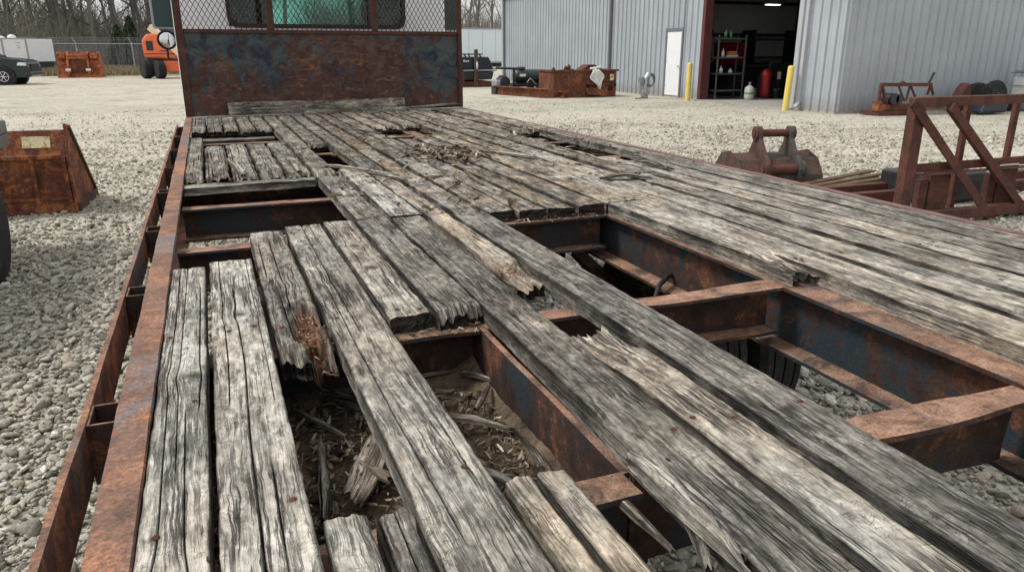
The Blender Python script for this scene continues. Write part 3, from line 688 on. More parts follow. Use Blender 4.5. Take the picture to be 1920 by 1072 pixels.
# chassis under the deck
for x,ys in((.585,1.5),(1.30,2.6)):
    loft([(-.035,0),(.035,0),(.035,-.008),(-.027,-.008),(-.027,-.15),(.035,-.15),(.035,-.158),(-.035,-.158)],((x,ys,.835),(x,10.6,.835),30),'chassis_rail',M['beam_blue'],TR,wob=.001,seed=int(x*50))
def wheel(x,y,z,r,wd,parent,side=1,rim='rim_yellow'):
    b=MB();pr=[(r*.55,-wd/2),(r*.82,-wd/2),(r*.95,-wd*.46),(r,-wd*.36)]
    for k in(-1.6,0,1.6):
        u=k*wd*.14;pr+= [(r,u-wd*.022),(r*.982,u-wd*.018),(r*.982,u+wd*.018),(r,u+wd*.022)]
    pr+=[(r,wd*.36),(r*.95,wd*.46),(r*.82,wd/2),(r*.55,wd/2)]
    b.lathe((0,0,0),pr,40,0,'x');b.xf(Matrix.Translation((x,y,z)))
    ty=b.build('tyre',M['tyre'],parent,True,auto=R(35))
    b=MB();s=side
    b.lathe((0,0,0),[(r*.56,-wd*.3*s),(r*.56,wd*.42*s),(r*.52,wd*.44*s),(r*.48,wd*.25*s),(r*.26,wd*.12*s),(r*.24,wd*.3*s),(r*.10,wd*.36*s),(.001,wd*.36*s)],28,0,'x')
    for k in range(8):
        a=k*math.pi/4;b.lathe((wd*.12*s,math.cos(a)*r*.17,math.sin(a)*r*.17),[(r*.025,0),(r*.025,wd*.24*s),(.001,wd*.24*s)],8,0,'x')
    b.xf(Matrix.Translation((x,y,z)))
    b.build('rim',M[rim],parent,True,auto=R(35));return ty
M['rim_yellow']=rust('yellow_hub',(.06,.04,.02),(.2,.12,.04),(.32,.2,.06),None,.5,None,8.,.5)
for s,x in((-1,.12),(1,1.90)):
    wp=thing('wheel_x','','')if False else None
    wheel(x-.13*s*0-.0,2.42,.42,.43,.22,TR,s);wheel(x-s*.26,2.42,.42,.43,.22,TR,-s)
    wheel(0.02 if s<0 else 1.98,9.6,.42,.43,.24,TR,s)
b=MB();b.cyl((.25,2.42,.42),(1.8,2.42,.42),.06,14);b.ball((1.0,2.42,.42),(.19,.17,.19),0,16,10);b.cyl((1.0,2.5,.45),(1.0,5.5,.62),.045,12);b.build('rear_axle',M['dark_iron'] if 'dark_iron' in M else M['dark'],TR,True,auto=R(40))
for x in(.5,1.5):
    b=MB()
    for k in range(5):
        L_=.62-.1*k;pts=[Vector((x,2.42+u*L_,.60+.10*(u*L_/.62)**2-.014*k)) for u in np.linspace(-1,1,9)]
        for p_,q_ in zip(pts[:-1],pts[1:]):b.bar(p_,q_,.065,.011)
    b.build('leaf_spring',M['beam'],TR,True)
b=MB();b.tube([P(1228,560,Y=1.75),P(1236,535,Y=1.8),P(1252,518,Y=1.85),P(1275,512,Y=1.9)],[.007,.008,.008,.005],8);b.build('brake_hose',M['black'],TR,True,smooth=True)
b=MB();b.box((.12,-.2,.45),(.62,.72,.78));b.build('gap_shade_box',M['dark'],TR,True,bevel=.01)  # added dark box, stands in for the black shade below the front gap
b=MB();b.box((.9,2.9,.5),(1.25,3.6,.80));b.cyl((1.02,3.25,.80),(1.02,3.25,.83),.05,14);b.build('battery_box',M['dark'],TR,True,bevel=.01)
# ---- headache rack
RA=Vector((-.17,6.55,D));RB=Vector((2.205,6.76,D));rdir=(RB-RA).normalized();RW=(RB-RA).length
RM=Matrix.Translation(RA)@Matrix.Rotation(math.atan2(rdir.y,rdir.x),4,'Z')
hr=MB();NX,NZ=60,18
xs=np.linspace(.03,RW-.03,NX);zs=np.linspace(0,.655,NZ)
for sgn in(0,1):
    vs=[];fs=[]
    for z in zs:
        for x in xs:vs.append((x,.004*float(fbm(x*2.2,z*3,5,3))+.006*sgn,z))
    for i in range(NZ-1):
        for k in range(NX-1):fs.append((i*NX+k,i*NX+k+1,(i+1)*NX+k+1,(i+1)*NX+k))
    hr.add(vs,fs)
hr.xf(RM);rackp=hr.build('headache_rack',M['rack'],TR,True,smooth=True)
def rackbar(name,a,b_,w_,h_):
    q=MB();q.bar(a,b_,w_,h_,up=(0,1,0));q.xf(RM);q.build(name,M['rack_tube'],rackp,True,bevel=.004)
rackbar('post',(.025,.0,.0),(.025,.0,1.25),.055,.04);rackbar('post',(RW-.02,0,0),(RW-.02,0,1.25),.04,.04)
rackbar('post',(.715,-.005,.662),(.715,-.005,1.22),.05,.035);rackbar('post',(1.58,-.005,.662),(1.58,-.005,1.22),.05,.035)
rackbar('rail',(.054,-.002,.648),(RW-.042,-.002,.648),.03,.022);rackbar('rail',(.054,-.002,1.235),(RW-.042,-.002,1.235),.03,.022)
e=MB();px_,pz_=.040,.068;z0,z1=.66,1.225;x0,x1=.055,RW-.045
for fam in(1,-1):
    c=-60 if fam>0 else 0
    k=0
    span=(z1-z0)/pz_*px_
    xx=x0-span if fam>0 else x0
    while xx<(x1 if fam>0 else x1+span):
        a=[xx,z0];bb=[xx+fam*span,z1]
        # clip to the frame
        def at(x_):
            return z0+(x_-xx)/(fam*span)*(z1-z0)
        xa,xb=a[0],bb[0]
        lo,hi=min(xa,xb),max(xa,xb);lo=max(lo,x0);hi=min(hi,x1)
        if hi-lo>.004:
            y_=.022+.002*fam
            e.bar((lo,y_,at(lo)),(hi,y_,at(hi)),.0042,.003,up=(0,1,0))
        xx+=px_
e.xf(RM);e.build('expanded_mesh',M['rack_tube'],rackp,True)
# ---- cab
M['teal_seat']=plain('seat_cloth',(.03,.034,.036),.9,0.,.3,9.,.2,.1)
cb=MB();X0,X1,Y0,Y1,Z0,Z1=-.195,2.19,7.2,8.95,.55,2.55
wx0,wx1,wz0,wz1=.25,1.79,1.745,2.28
def wall_y(y,x0,x1,z0,z1,a0,a1,c0,c1,th=.03):
    cb.box((x0,y,z0),(a0,y+th,z1));cb.box((a1,y,z0),(x1,y+th,z1));cb.box((a0,y,z0),(a1,y+th,c0));cb.box((a0,y,c1),(a1,y+th,z1))
wall_y(Y0,X0,X1,Z0,Z1,wx0,wx1,wz0,wz1);wall_y(Y1,X0,X1,Z0,Z1,-.08,2.07,1.7,2.38)
for x in(X0,X1-.03):
    cb.box((x,Y0+.03,Z0),(x+.03,7.75,Z1));cb.box((x,8.8,Z0),(x+.03,Y1,Z1));cb.box((x,7.75,Z0),(x+.03,8.8,1.68));cb.box((x,7.75,2.36),(x+.03,8.8,Z1))
cb.box((X0,Y0,Z1),(X1,Y1+.03,Z1+.04));cb.box((X0+.03,Y0+.03,Z0),(X1-.03,Y1,Z0+.04))
cab=cb.build('cab',M['white'],TR,True,bevel=.012)
h=MB();h.prism([(.1,9.0,.7),(.1,10.6,.7),(.1,10.75,1.25),(.1,9.0,1.6)],(1.8,0,0));h.build('hood',M['white'],TR,True,bevel=.05)
def rr(x0,x1,z0,z1,r_,y,n=6):
    pts=[]
    for (cx,cz,a0) in((x1-r_,z0+r_,-90),(x1-r_,z1-r_,0),(x0+r_,z1-r_,90),(x0+r_,z0+r_,180)):
        for k in range(n+1):
            a=R(a0+90*k/n);pts.append((cx+r_*math.cos(a),y,cz+r_*math.sin(a)))
    return pts
# rubber seal and glass of the rear window
o_=rr(wx0-.015,wx1+.015,wz0-.015,wz1+.015,.09,7.19);i_=rr(wx0+.02,wx1-.02,wz0+.02,wz1-.02,.08,7.19);n_=len(o_)
b=MB();b.add(o_+i_+[(x,7.199,z) for x,y,z in o_],[(k,(k+1)%n_,n_+(k+1)%n_,n_+k) for k in range(n_)]+[(k,(k+1)%n_,2*n_+(k+1)%n_,2*n_+k) for k in range(n_)])
for xm in(.60,1.46):b.box((xm-.006,7.192,wz0),(xm+.006,7.202,wz1))
sl=b.build('window_seal',M['black'],cab,True)
b=MB();b.prism(rr(wx0,wx1,wz0,wz1,.05,7.212),(0,.004,0));b.build('rear_window',M['glass'],cab,True)
b=MB();b.box((-.08,8.965,1.7),(2.07,8.97,2.38));b.build('windshield',M['glass'],cab,True)
for x in(X0+.012,X1-.02):
    b=MB();b.box((x,7.75,1.68),(x+.004,8.8,2.36));b.build('side_window',M['glass'],cab,True)
for x in(.28,1.5):
    b=MB();b.ball((x+.14,7.62,1.50),(.25,.09,.36),0,20,12);b.ball((x+.14,7.40,1.90),(.215,.09,.19),0,20,12);b.box((x-.1,7.6,1.05),(x+.38,8.1,1.2));b.build('seat',M['teal_seat'],cab,True,smooth=True)
b=MB();b.tube([(.45+.19*math.cos(a),8.45+.05*math.sin(a),1.72+.19*math.sin(a)) for a in np.linspace(0,2*math.pi,25)],.014,8);b.cyl((.45,8.45,1.72),(.45,8.8,1.5),.03);b.build('steering_wheel',M['black'],cab,True,smooth=True)
def mirror(xc,sgn):
    b=MB();b.prism(rr(xc-.095,xc+.095,1.725,2.15,.03,7.62),(0,.05,0));b.build('mirror_shell',M['grey_metal'],TR,True,bevel=.006)
    b=MB();b.prism(rr(xc-.075,xc+.085,1.74,2.135,.025,7.612),(0,.004,0));b.build('mirror_glass',M['mirror_dark'],TR,True)
    b=MB();b.lathe((0,0,0),[(.080,.03),(.084,.0),(.074,-.004),(.074,.004),(.001,.004)],28,0,'y');b.xf(Matrix.Translation((xc+.01,7.61,1.632)));b.build('round_mirror_frame',M['black'],TR,True,smooth=False)
    b=MB();b.lathe((0,0,0),[(.073,.0),(.06,-.006),(.035,-.012),(.001,-.015)],28,0,'y');b.xf(Matrix.Translation((xc+.01,7.61,1.632)));b.build('round_mirror_glass',M['mirror_clear'],TR,True,smooth=True)
    b=MB();b.tube([(xc,7.65,2.28),(xc-sgn*.20,7.8,2.3)],.012);b.build('mirror_arm',M['black'],TR,True,smooth=True);b=MB();b.tube([(xc,7.645,1.56),(xc,7.645,1.47),(xc-sgn*.18,7.8,1.45)],.012);b.build('mirror_arm',M['black'],TR,True,smooth=True)
t=NT('mirror_dark');M['mirror_dark']=t.out((.03,.055,.055),.45,0.,None,spec=.25)
t=NT('mirror_clear');M['mirror_clear']=t.out((.62,.64,.65),.03,1.)
mirror(-.285,-1);mirror(2.36,1)
# ---------------------------------------------------------------- loose things on the truck
def stick(name,p,q,wd,th,tone,label,seed,taper=True,jag=.02,rot=.05,cat='wood splinter',cracks=1,roll=0,group=None,sag=0):
    p=Vector(p);q=Vector(q);d=q-p;L=d.length;yaw=math.atan2(-d.x,d.y);pit=math.asin(d.z/L)
    Mx=Matrix.Translation(p)@Matrix.Rotation(yaw,4,'Z')@Matrix.Rotation(pit,4,'X')@Matrix.Rotation(roll,4,'Y')
    o=board(name,-wd/2,wd/2,0,L,None,tone,th=th,z=th,cracks=cracks,seed=seed,fine=True,M_=None,jag=(jag,jag),rot=(rot*.3,rot),chips=min(2.,wd*60),gap=0.)
    me=o.data;n=len(me.vertices);co=np.zeros(n*3);me.vertices.foreach_get('co',co);co=co.reshape(-1,3)
    y=np.clip(co[:,1]/L,0,1)
    if taper:
        s=1-.55*y**2-.35*(1-y)**6;co[:,0]*=s;co[:,2]=co[:,2]*(.6+.4*s)
    co[:,0]+=wd*.12*np.sin(y*3+seed);co[:,2]+=sag*np.sin(y*math.pi)
    me.vertices.foreach_set('co',co.ravel());me.update()
    o.matrix_world=Mx
    return tag(o,label,cat,group)
DZ=.892
def dp(x,y,z=DZ):return P(x,y,Z=z)
GS='broken splinters in the dirt tray'
sp=[((575,730),(672,748),.012,.008,(.55,.4),'pale thin splinter lying at the far left edge of the dirt tray'),
 ((628,756),(700,772),.026,.010,(.42,.5),'short wide brown offcut half under the long plank'),
 ((545,765),(655,822),.013,.009,(.44,.45),'slanting splinter in the left half of the dirt tray'),
 ((607,985),(603,822),.020,.016,(.55,.3),'grey upright stick beside the light foreground planks'),
 ((856,783),(947,806),.024,.012,(.62,.5),'thick pale wood chunk in the middle of the right dirt tray'),
 ((788,706),(856,692),.007,.006,(.68,.5),'thin straw coloured twig near the back of the dirt tray'),
 ((858,698),(942,720),.013,.009,(.62,.45),'long pale shard near the rusty beam at the back of the tray'),
 ((893,772),(912,728),.016,.006,(.55,.75),'brown bark sliver standing out above the thick wood chunk'),
 ((1032,892),(968,812),.017,.010,(.40,.8),'smooth brown stick running under the pale foreground planks'),
 ((655,935),(720,800),.060,.006,(.52,.85),'broad tan board remnant flat in the left of the tray'),
 ((690,870),(735,905),.030,.007,(.40,.8),'brown flat scrap near the foot of the dirt tray beside the long plank'),
 ((900,880),(985,925),.022,.008,(.42,.7),'brown flat scrap just behind the pale foreground planks'),
 ((1010,740),(985,700),.018,.007,(.55,.5),'short pale scrap against the rusty beam in the right of the tray'),
 ((1085,835),(1050,800),.016,.006,(.46,.6),'small grey scrap near the corner of the right dirt tray'),
 ((560,690),(640,705),.018,.010,(.34,.5),'dark stub in the shadow at the back left of the tray'),
 ((840,735),(762,745),.012,.008,(.5,.6),'small stub poking out from the right side of the long plank'),
]
for k,(a,b_,wd,th,tone,lab) in enumerate(sp):
    stick('wood_splinter',dp(*a,DZ+.004+.002*k),dp(*b_,DZ+.004+.002*k),wd,th,tone,lab,400+k,group=GS)
# on the deck
stick('loose_slat',P(613,311,Z=D+.006)+Vector((0,0,.0)),P(738,329,Z=D+.012),.035,.012,(.6,.45),'thin broken slat lying crosswise over the plank joint','430'and 430,jag=.03)
stick('bark_strip',P(1130,337,Z=D+.004),P(1208,334,Z=D+.004),.06,.012,(.42,.2),'dark curled bark strip in front of the right planks',431,jag=.03,cat='bark strip',sag=.012)
stick('bark_strip',P(1186,298,Z=D+.004),P(1262,318,Z=D+.006),.05,.012,(.5,.15),'grey lifted flake lying at the end of the right hole',432,jag=.03,cat='bark strip',sag=.015)
stick('wood_splinter',P(536,578,Z=D-.012),P(578,682,Z=D-.045),.020,.010,(.52,1.),'pinkish torn slab hanging out of the rotted hole of the plank',437,jag=.02)
stick('wood_splinter',P(898,588,Z=D-.02),P(916,627,Z=D-.075),.012,.006,(.7,.4),'pale sliver hanging from the charred plank ends',433)
stick('wood_splinter',P(1135,912,Z=.99),P(1262,1035,Z=.99),.016,.010,(.42,.6),'brown sliver leaning in the dark gap at the front',434)
stick('wood_splinter',P(1178,856,Z=1.02),P(1410,1090,Z=1.035),.030,.022,(.64,.15),'long grey splintered strip beside the dark foreground plank',435,jag=.03)
stick('wood_splinter',P(1262,905,Z=1.0),P(1330,1080,Z=1.02),.022,.014,(.5,.3),'grey strip standing against the long splintered strip at the front',436,jag=.03)
for k,(a_,b_,wd_,th_,tn_,lb_) in enumerate((((1005,296),(905,283),.05,.010,(.62,.25),'pale lifted splinter strip left of the right hole'),
  ((1320,352),(1225,322),.03,.008,(.6,.5),'tan splinter strip between the two dark joints of the right planks'),
  ((760,338),(700,322),.028,.008,(.58,.3),'short grey splinter right of the thin broken slat'),
  ((905,345),(870,322),.022,.008,(.5,.6),'brown splinter on the middle deck nearest the pale chip heap'),
  ((715,250),(660,240),.03,.008,(.5,.6),'small splinter left of the far centre hole'),
  ((560,322),(540,300),.03,.012,(.5,.4),'crumbled stub on the left plank block above the crosswise timber'),
  ((455,330),(428,300),.035,.016,(.6,.3),'pale torn stub in the second plank of the left block'))):
    stick('wood_splinter',P(*a_,Z=D+.004),P(*b_,Z=D+.012),wd_,th_,tn_,lb_,460+k,jag=.03)
# timber lying against the rack
def rackpt(x,off,z):return RM@Vector((x,off,z))
a=rackpt(.31,-.045,0);b_=rackpt(1.80,-.055,0)
def upright_board(name,p,q,hgt,th,tone,label,seed,cat,z0=D,skewz=(0,0)):
    d=Vector(q)-Vector(p);L=d.length
    Mx=Matrix.Translation((p[0],p[1],z0+hgt/2))@Matrix.Rotation(math.atan2(-d.x,d.y),4,'Z')@Matrix.Rotation(R(-84),4,'Y')
    o=board(name,-hgt/2,hgt/2,0,L,None,tone,th=th,z=th/2,cracks=7,seed=seed,fine=True,chips=1.2,gap=0.)
    o.matrix_world=Mx;return tag(o,label,cat)
upright_board('timber_beam',b_,a,.105,.045,(.46,.35),'long weathered timber on edge against the foot of the rusty rack','timber'and 440,'timber')
upright_board('timber_slat',rackpt(1.83,-.095,0),rackpt(.90,-.085,0),.028,.02,(.62,.55),'thin pale slat lying in front of the long timber',441,'timber slat')
stick('thin_board',rackpt(1.86,-.05,.012),rackpt(2.34,-.03,.03),.07,.012,(.62,.2),'thin board lying at the right foot of the rusty rack',442,taper=False,cat='thin board')
# dirt in the tray
t=NT('dirt');v=objvec(t,False);n1=t.noise(v,9.,6,.7);n2=t.noise(v,70.,4,.7)
c=t.mix(t.ramp(t.math('ADD',t.math('MULTIPLY',n1,.7),t.math('MULTIPLY',n2,.3)),[(.40,0.),(.62,1.)]),(.035,.026,.019),(.21,.155,.105))
M['dirt']=t.out(c,.98,0.,n2,.9,.008,.1)
xs=np.linspace(-.126,.467,110);ys=np.linspace(.782,1.40,110);X,Y=np.meshgrid(xs,ys)
Z=.878+.012*fbm(X*9,Y*9,4,4)+.004*fbm(X*70,Y*70,8,3)+.03*np.clip((X-.40)/.07,0,1)**2+.02*np.clip((Y-1.28)/.1,0,1)
b=MB();idx=np.arange(110*110).reshape(110,110);b.add(np.stack([X,Y,Z],-1).reshape(-1,3).tolist(),np.stack([idx[:-1,:-1],idx[:-1,1:],idx[1:,1:],idx[1:,:-1]],-1).reshape(-1,4).tolist())
o=b.build('dirt',M['dirt'],smooth=True);o['kind']='stuff';o['label']='dark soil that has gathered under the broken planks'
def chipmat(name,stops):
    t=NT(name);gi=t.n('ShaderNodeNewGeometry');tc=t.n('ShaderNodeTexCoord')
    c=t.ramp((gi,'Random Per Island'),stops);n=t.noise((tc,'Object'),120.,3,.6)
    c=t.mix(1.,c,t.ramp(n,[(.3,.6),(.7,1.2)]),'MULTIPLY');return t.out(c,.9,0.,n,.3,.002,.15)
M['chips']=chipmat('wood_chips',[(0.,(.03,.022,.016)),(.35,(.085,.058,.038)),(.6,(.20,.145,.095)),(.85,(.32,.26,.19)),(1.,(.55,.50,.43))])
def chips(name,n,fn,smin,smax,label,lean=.35,asp=(2,7),thick=.12,mat='chips'):
    b=MB()
    for k in range(n):
        p=fn();s=random.uniform(smin,smax);l=s*random.uniform(*asp)/3;w_=s*.35
        m=Matrix.Translation(p)@Matrix.Rotation(random.uniform(0,6.3),4,'Z')@Matrix.Rotation(random.gauss(0,lean),4,'X')@Matrix.Rotation(random.gauss(0,lean),4,'Y')
        j=lambda:random.uniform(.6,1.4)
        poly=[(-l*.5*j(),-w_*.3*j(),0),(0,-w_*.5*j(),w_*.15),(l*.5*j(),-w_*.15*j(),0),(l*.45*j(),w_*.3*j(),0),(0,w_*.5*j(),w_*.2),(-l*.5*j(),w_*.2*j(),0)]
        b.prism([m@Vector(q) for q in poly],m.to_3x3()@Vector((0,0,-max(w_*thick,.0008))))
    o=b.build(name,M[mat]);o['kind']='stuff';o['label']=label;return o
def in_tray():
    while 1:
        x=random.uniform(-.12,.46);y=random.uniform(.79,1.37)
        if random.random()<.35+.65*(vn(x*12,y*12,5)>.45):break
    return Vector((x,y,.886+.012*float(fbm(x*9,y*9,4,4))+random.uniform(0,.006)))
chips('leaf_litter',3400,in_tray,.005,.017,'dead leaves and wood crumbs scattered over the dirt tray',.5)
chips('bark_bits',420,in_tray,.012,.034 ,'brown bark pieces and wood lumps lying in the dirt tray',.4,(2,4),thick=.35)
def heap(cx,cy,sx,sy,z):
    return lambda:Vector((random.gauss(cx,sx),random.gauss(cy,sy),z+abs(random.gauss(0,.006))))
c1=P(835,290,Z=D);chips('wood_chips',330,heap(c1.x,c1.y,.09,.16,D+.004),.012,.055,'heap of reddish and pale wood chips on the middle of the deck',.35,(2,5))
c1=P(640,287,Z=D-.02);chips('wood_chips',45,heap(c1.x,c1.y,.02,.07,D-.03),.015,.055,'pale chips caught in the small hole of the deck',.5,(2,5))
def crumbs():
    while 1:
        x=random.uniform(.4,2.1);y=random.uniform(2.3,6.4)
        if vn(x*2.5,y*1.5,77)>.5:break
    return Vector((x,y,D+.004))
chips('wood_crumbs',420,crumbs,.010,.045,'small wood flakes strewn over the far deck',.25,(2,6))
def ledge():
    return Vector((random.uniform(.84,1.24),2.235+random.uniform(-.03,.01),1.004+random.uniform(0,.01)))
chips('ledge_crumbs',60,ledge,.006,.018,'pale crumbs lying on the steel ledge under the plank ends',.3)
def ledge2():
    return Vector((random.uniform(.28,.47),1.352+random.uniform(-.02,.02),1.004+random.uniform(0,.006)))
chips('ledge_crumbs',30,ledge2,.006,.016,'crumbs on the steel ledge under the charred plank ends',.3)
def rot1():
    return Vector((random.gauss(.128,.016),random.gauss(1.40,.07),D-.022+random.uniform(0,.012)))
M['raw']=chipmat('raw_wood_chips',[(0.,(.06,.025,.012)),(.4,(.18,.085,.04)),(.75,(.32,.18,.10)),(1.,(.5,.36,.26))])
chips('rot_fibres',150,rot1,.003,.010,'orange fibres of rotten wood inside the broken plank',.22,(2,6),mat='raw')
def rot2():
    return Vector((random.gauss(.645,.018),random.gauss(1.62,.05),D-.012+random.uniform(0,.014)))
chips('rot_fibres',70,rot2,.003,.011,'torn reddish fibres at the rotten plank end in the middle',.22,(2,6),mat='raw')
# ---------------------------------------------------------------- metal building
M['siding0']=plain('siding_paint',(.37,.405,.44),.45,0.,.10,1.2,.06,.4,(.22,.22,.21),.70)
def siding():
    t=NT('siding_paint');tc=t.n('ShaderNodeTexCoord');v=(tc,'Object');ge=t.n('ShaderNodeNewGeometry');sp=t.n('ShaderNodeSeparateXYZ',{0:(ge,'Position')})
    n=t.noise((ge,'Position'),.6,5,.6);st=t.noise(t.map((ge,'Position'),(3,3,.25)),1.,5,.65);sm=t.noise((ge,'Position'),9.,5,.7)
    c=t.mix(1.,(.37,.405,.44),t.ramp(n,[(.3,.88),(.7,1.08)]),'MULTIPLY')
    c=t.mix(t.ramp(st,[(.52,0.),(.75,.35)]),c,(.24,.245,.24))
    zz=t.math('ADD',(sp,2),t.math('MULTIPLY',t.math('SUBTRACT',sm,.5),.5))
    c=t.mix(t.ramp(zz,[(.05,.65),(.45,0.)]),c,(.25,.235,.20))
    return t.out(c,.5,0.,sm,.05,.003,.35)
M['siding']=siding()
M['trim']=plain('trim_paint',(.40,.42,.44),.45,0.,.08,2.,.05,.4)
M['trim_dark']=plain('trim_dark',(.16,.17,.185),.5,0.,.1,2.,.05,.4)
M['red_steel']=plain('red_primer',(.11,.035,.032),.6,0.,.25,3.,.1,.3)
M['concrete']=plain('concrete',(.38,.365,.33),.9,0.,.25,1.5,.2,.2,(.18,.16,.14),.6)
M['liner']=plain('insulation_liner',(.55,.54,.50),.8,0.,.2,1.,.05,.2)
M['girt']=plain('dark_girt',(.035,.03,.03),.7,0.,.2,2.,.05,.2)
M['yellow']=plain('yellow_paint',(.70,.55,.13),.5,0.,.10,4.,.05,.4,(.35,.27,.1),.68)
M['galv']=plain('galvanised',(.42,.44,.46),.4,.7,.2,5.,.05,.5)
BX,BY0,BY1,BXE,BH=14.9,15.0,38.6,34.,4.22
BL=thing('metal_building','blue-grey corrugated metal workshop with one open bay and a white door','building',(BX,BY0,0))
def ribbed(name,p,q,z0,z1,nx,skip=()):
    'corrugated sheet from p to q (2d); nx = outward normal'
    p=Vector((*p,0));q=Vector((*q,0));d=(q-p);L=d.length;d.normalize();n=Vector((*nx,0))
    prof=[];s=0.
    while s<L:
        e=min(.305,L-s)
        if e<.1:prof+=[(s,0)];break
        prof+=[(s,0),(s+.06,0),(s+.085,.048),(s+.110,.048),(s+.135,0),(s+.20,0),(s+.208,.007),(s+.225,.007),(s+.233,0)];s+=.305
    prof.append((L,0));b=MB();vs=[];fs=[]
    for z in (z0,z1):
        for (a,h) in prof:vs.append(p+d*a+n*h+Vector((0,0,z)))
    m=len(prof);fs=[(k,k+1,m+k+1,m+k) for k in range(m-1)];b.add(vs,fs)
    return b.build(name,M['siding'],BL,True)
DO=(16.62,20.75) # open bay
door=(21.95,22.90)
ribbed('wall_sheet',(BX,BY1),(BX,door[1]+.05),.02,BH,(-1,0))
ribbed('wall_sheet',(BX,door[1]+.05),(BX,door[0]-.05),2.24,BH,(-1,0))
ribbed('wall_sheet',(BX,door[0]-.05),(BX,DO[1]+.10),.02,BH,(-1,0))
ribbed('wall_sheet',(BX,DO[1]+.10),(BX,DO[0]-.08),3.95,BH,(-1,0))
ribbed('wall_sheet',(BX,DO[0]-.08),(BX,BY0),.02,BH,(-1,0))
ribbed('wall_sheet',(BX,BY0),(BXE,BY0),.02,BH+.0,(0,-1))
ribbed('wall_sheet',(BXE,BY1),(BX,BY1),.02,BH,(0,1))
b=MB();b.box((BX-.01,BY0-.01,-.25),(BX+.2,DO[0]-.09,.02));b.box((BX-.01,DO[1]+.1,-.25),(BX+.2,BY1,.02));b.box((BX+.2,BY0-.01,-.25),(BXE,BY0+.2,.02));b.build('footing',M['concrete'],BL,True)
b=MB();b.box((BX+.2,BY0+.2,-.2),(BXE,BY1,.0));b.box((BX-.3,DO[0]-.1,-.2),(BX+.2,DO[1]+.1,.005));b.build('floor_slab',M['concrete'],BL,True)
b=MB();b.box((BX-.035,DO[0]-.10,0),(BX+.16,DO[0]-.02,3.93));b.box((BX-.045,DO[0]-.16,.02),(BX-.033,DO[0]-.02,3.93));b.build('jamb_trim',M['trim'],BL,True,bevel=.004)
b=MB();b.box((BX-.05,DO[1]-.02,0),(BX+.25,DO[1]+.14,3.93));b.build('door_post',M['red_steel'],BL,True,bevel=.01)
b=MB();b.box((BX-.05,DO[0]-.1,3.93),(BX+.2,DO[1]+.14,4.03));b.build('lintel_trim',M['trim_dark'],BL,True)
# corner and joint trims, gutter, downspouts
b=MB();b.box((BX-.045,BY1-.16,.02),(BX-.032,BY1+.02,BH));b.box((BX-.045,BY1+.02,.02),(BX+.1,BY1+.04,BH));b.build('corner_trim',M['trim'],BL,True)
for y,w_ in((BY1-.45,.12),(26.75,.10),(16.15,.11)):
    b=MB();b.box((BX-.13,y,.18),(BX-.034,y+w_,BH));b.bar((BX-.08,y+w_/2,.20),(BX-.28,y+w_/2-.1,.07),w_,.09);b.build('downspout',M['trim'] if y<20 else M['trim_dark'],BL,True,bevel=.012)
b=MB();b.prism([(BX-.18,0,BH-.02),(BX-.16,0,BH-.14),(BX-.03,0,BH-.14),(BX-.03,0,BH+.02)],(0,BY1-BY0+.2,0));b.xf(Matrix.Translation((0,BY0-.1,0)));b.build('gutter',M['trim'],BL,True)
b=MB();RZ=BH+2.2;XM=(BX+BXE)/2
b.prism([(BX-.16,BY0-.12,BH),(XM,BY0-.12,RZ),(BXE+.16,BY0-.12,BH),(BXE+.16,BY0-.12,BH+.06),(XM,BY0-.12,RZ+.06),(BX-.16,BY0-.12,BH+.06)],(0,BY1-BY0+.24,0));b.build('roof',M['trim_dark'],BL,True)
b=MB();b.prism([(BX,BY0+.01,BH),(XM,BY0+.01,RZ-.02),(BXE,BY0+.01,BH)],(0,.05,0));b.prism([(BX,BY1-.06,BH),(XM,BY1-.06,RZ-.02),(BXE,BY1-.06,BH)],(0,.05,0));b.build('gable',M['siding'],BL,True)
b=MB();b.box((BXE-.05,BY0,0),(BXE,BY1,BH));b.build('back_wall',M['siding'],BL,True)
# interior room: liner walls with dark girts
IY1=27.2;IX=24.5
b=MB();b.box((BX+.32,IY1,0),(IX,IY1+.05,5.2));b.box((IX,BY0+.3,0),(IX+.05,IY1+.05,5.2));b.box((BX+.3,BY0+.25,0),(IX,BY0+.29,5.));b.box((BX+.06,DO[1]+.3,0),(BX+.1,IY1,4.1));b.build('liner_wall',M['liner'],BL,True)
b=MB()
for z in(.9,2.1,3.35,4.5):
    b.box((BX+.3,IY1-.2,z),(IX,IY1-.0-.002,z+.10));b.box((IX-.2,BY0+.3,z),(IX-.002,IY1-.2,z+.10))
b.box((IX-.45,IY1-.45,0),(IX-.2,IY1-.2,5.2));b.box((IX-.3,20.,0),(IX-.22,20.25,5.2))
b.build('girts',M['girt'],BL,True)
t=NT('lamp_tube');e=t.n('ShaderNodeEmission',{'Color':(.9,.95,1,1),'Strength':5.});t.n('ShaderNodeOutputMaterial',{0:e});M['lamp']=t.mat
lq=P(1449,10,X=21.)
for (x,y) in((lq.x,lq.y),):
    b=MB();b.box((x-.34,y-.12,lq.z+.02),(x+.34,y+.12,lq.z+.10));l=b.build('ceiling_lamp',M['trim'],BL,True)
    b=MB();b.box((x-.3,y-.08,lq.z),(x+.3,y+.08,lq.z+.018));b.build('lamp_tube',M['lamp'],l,True)
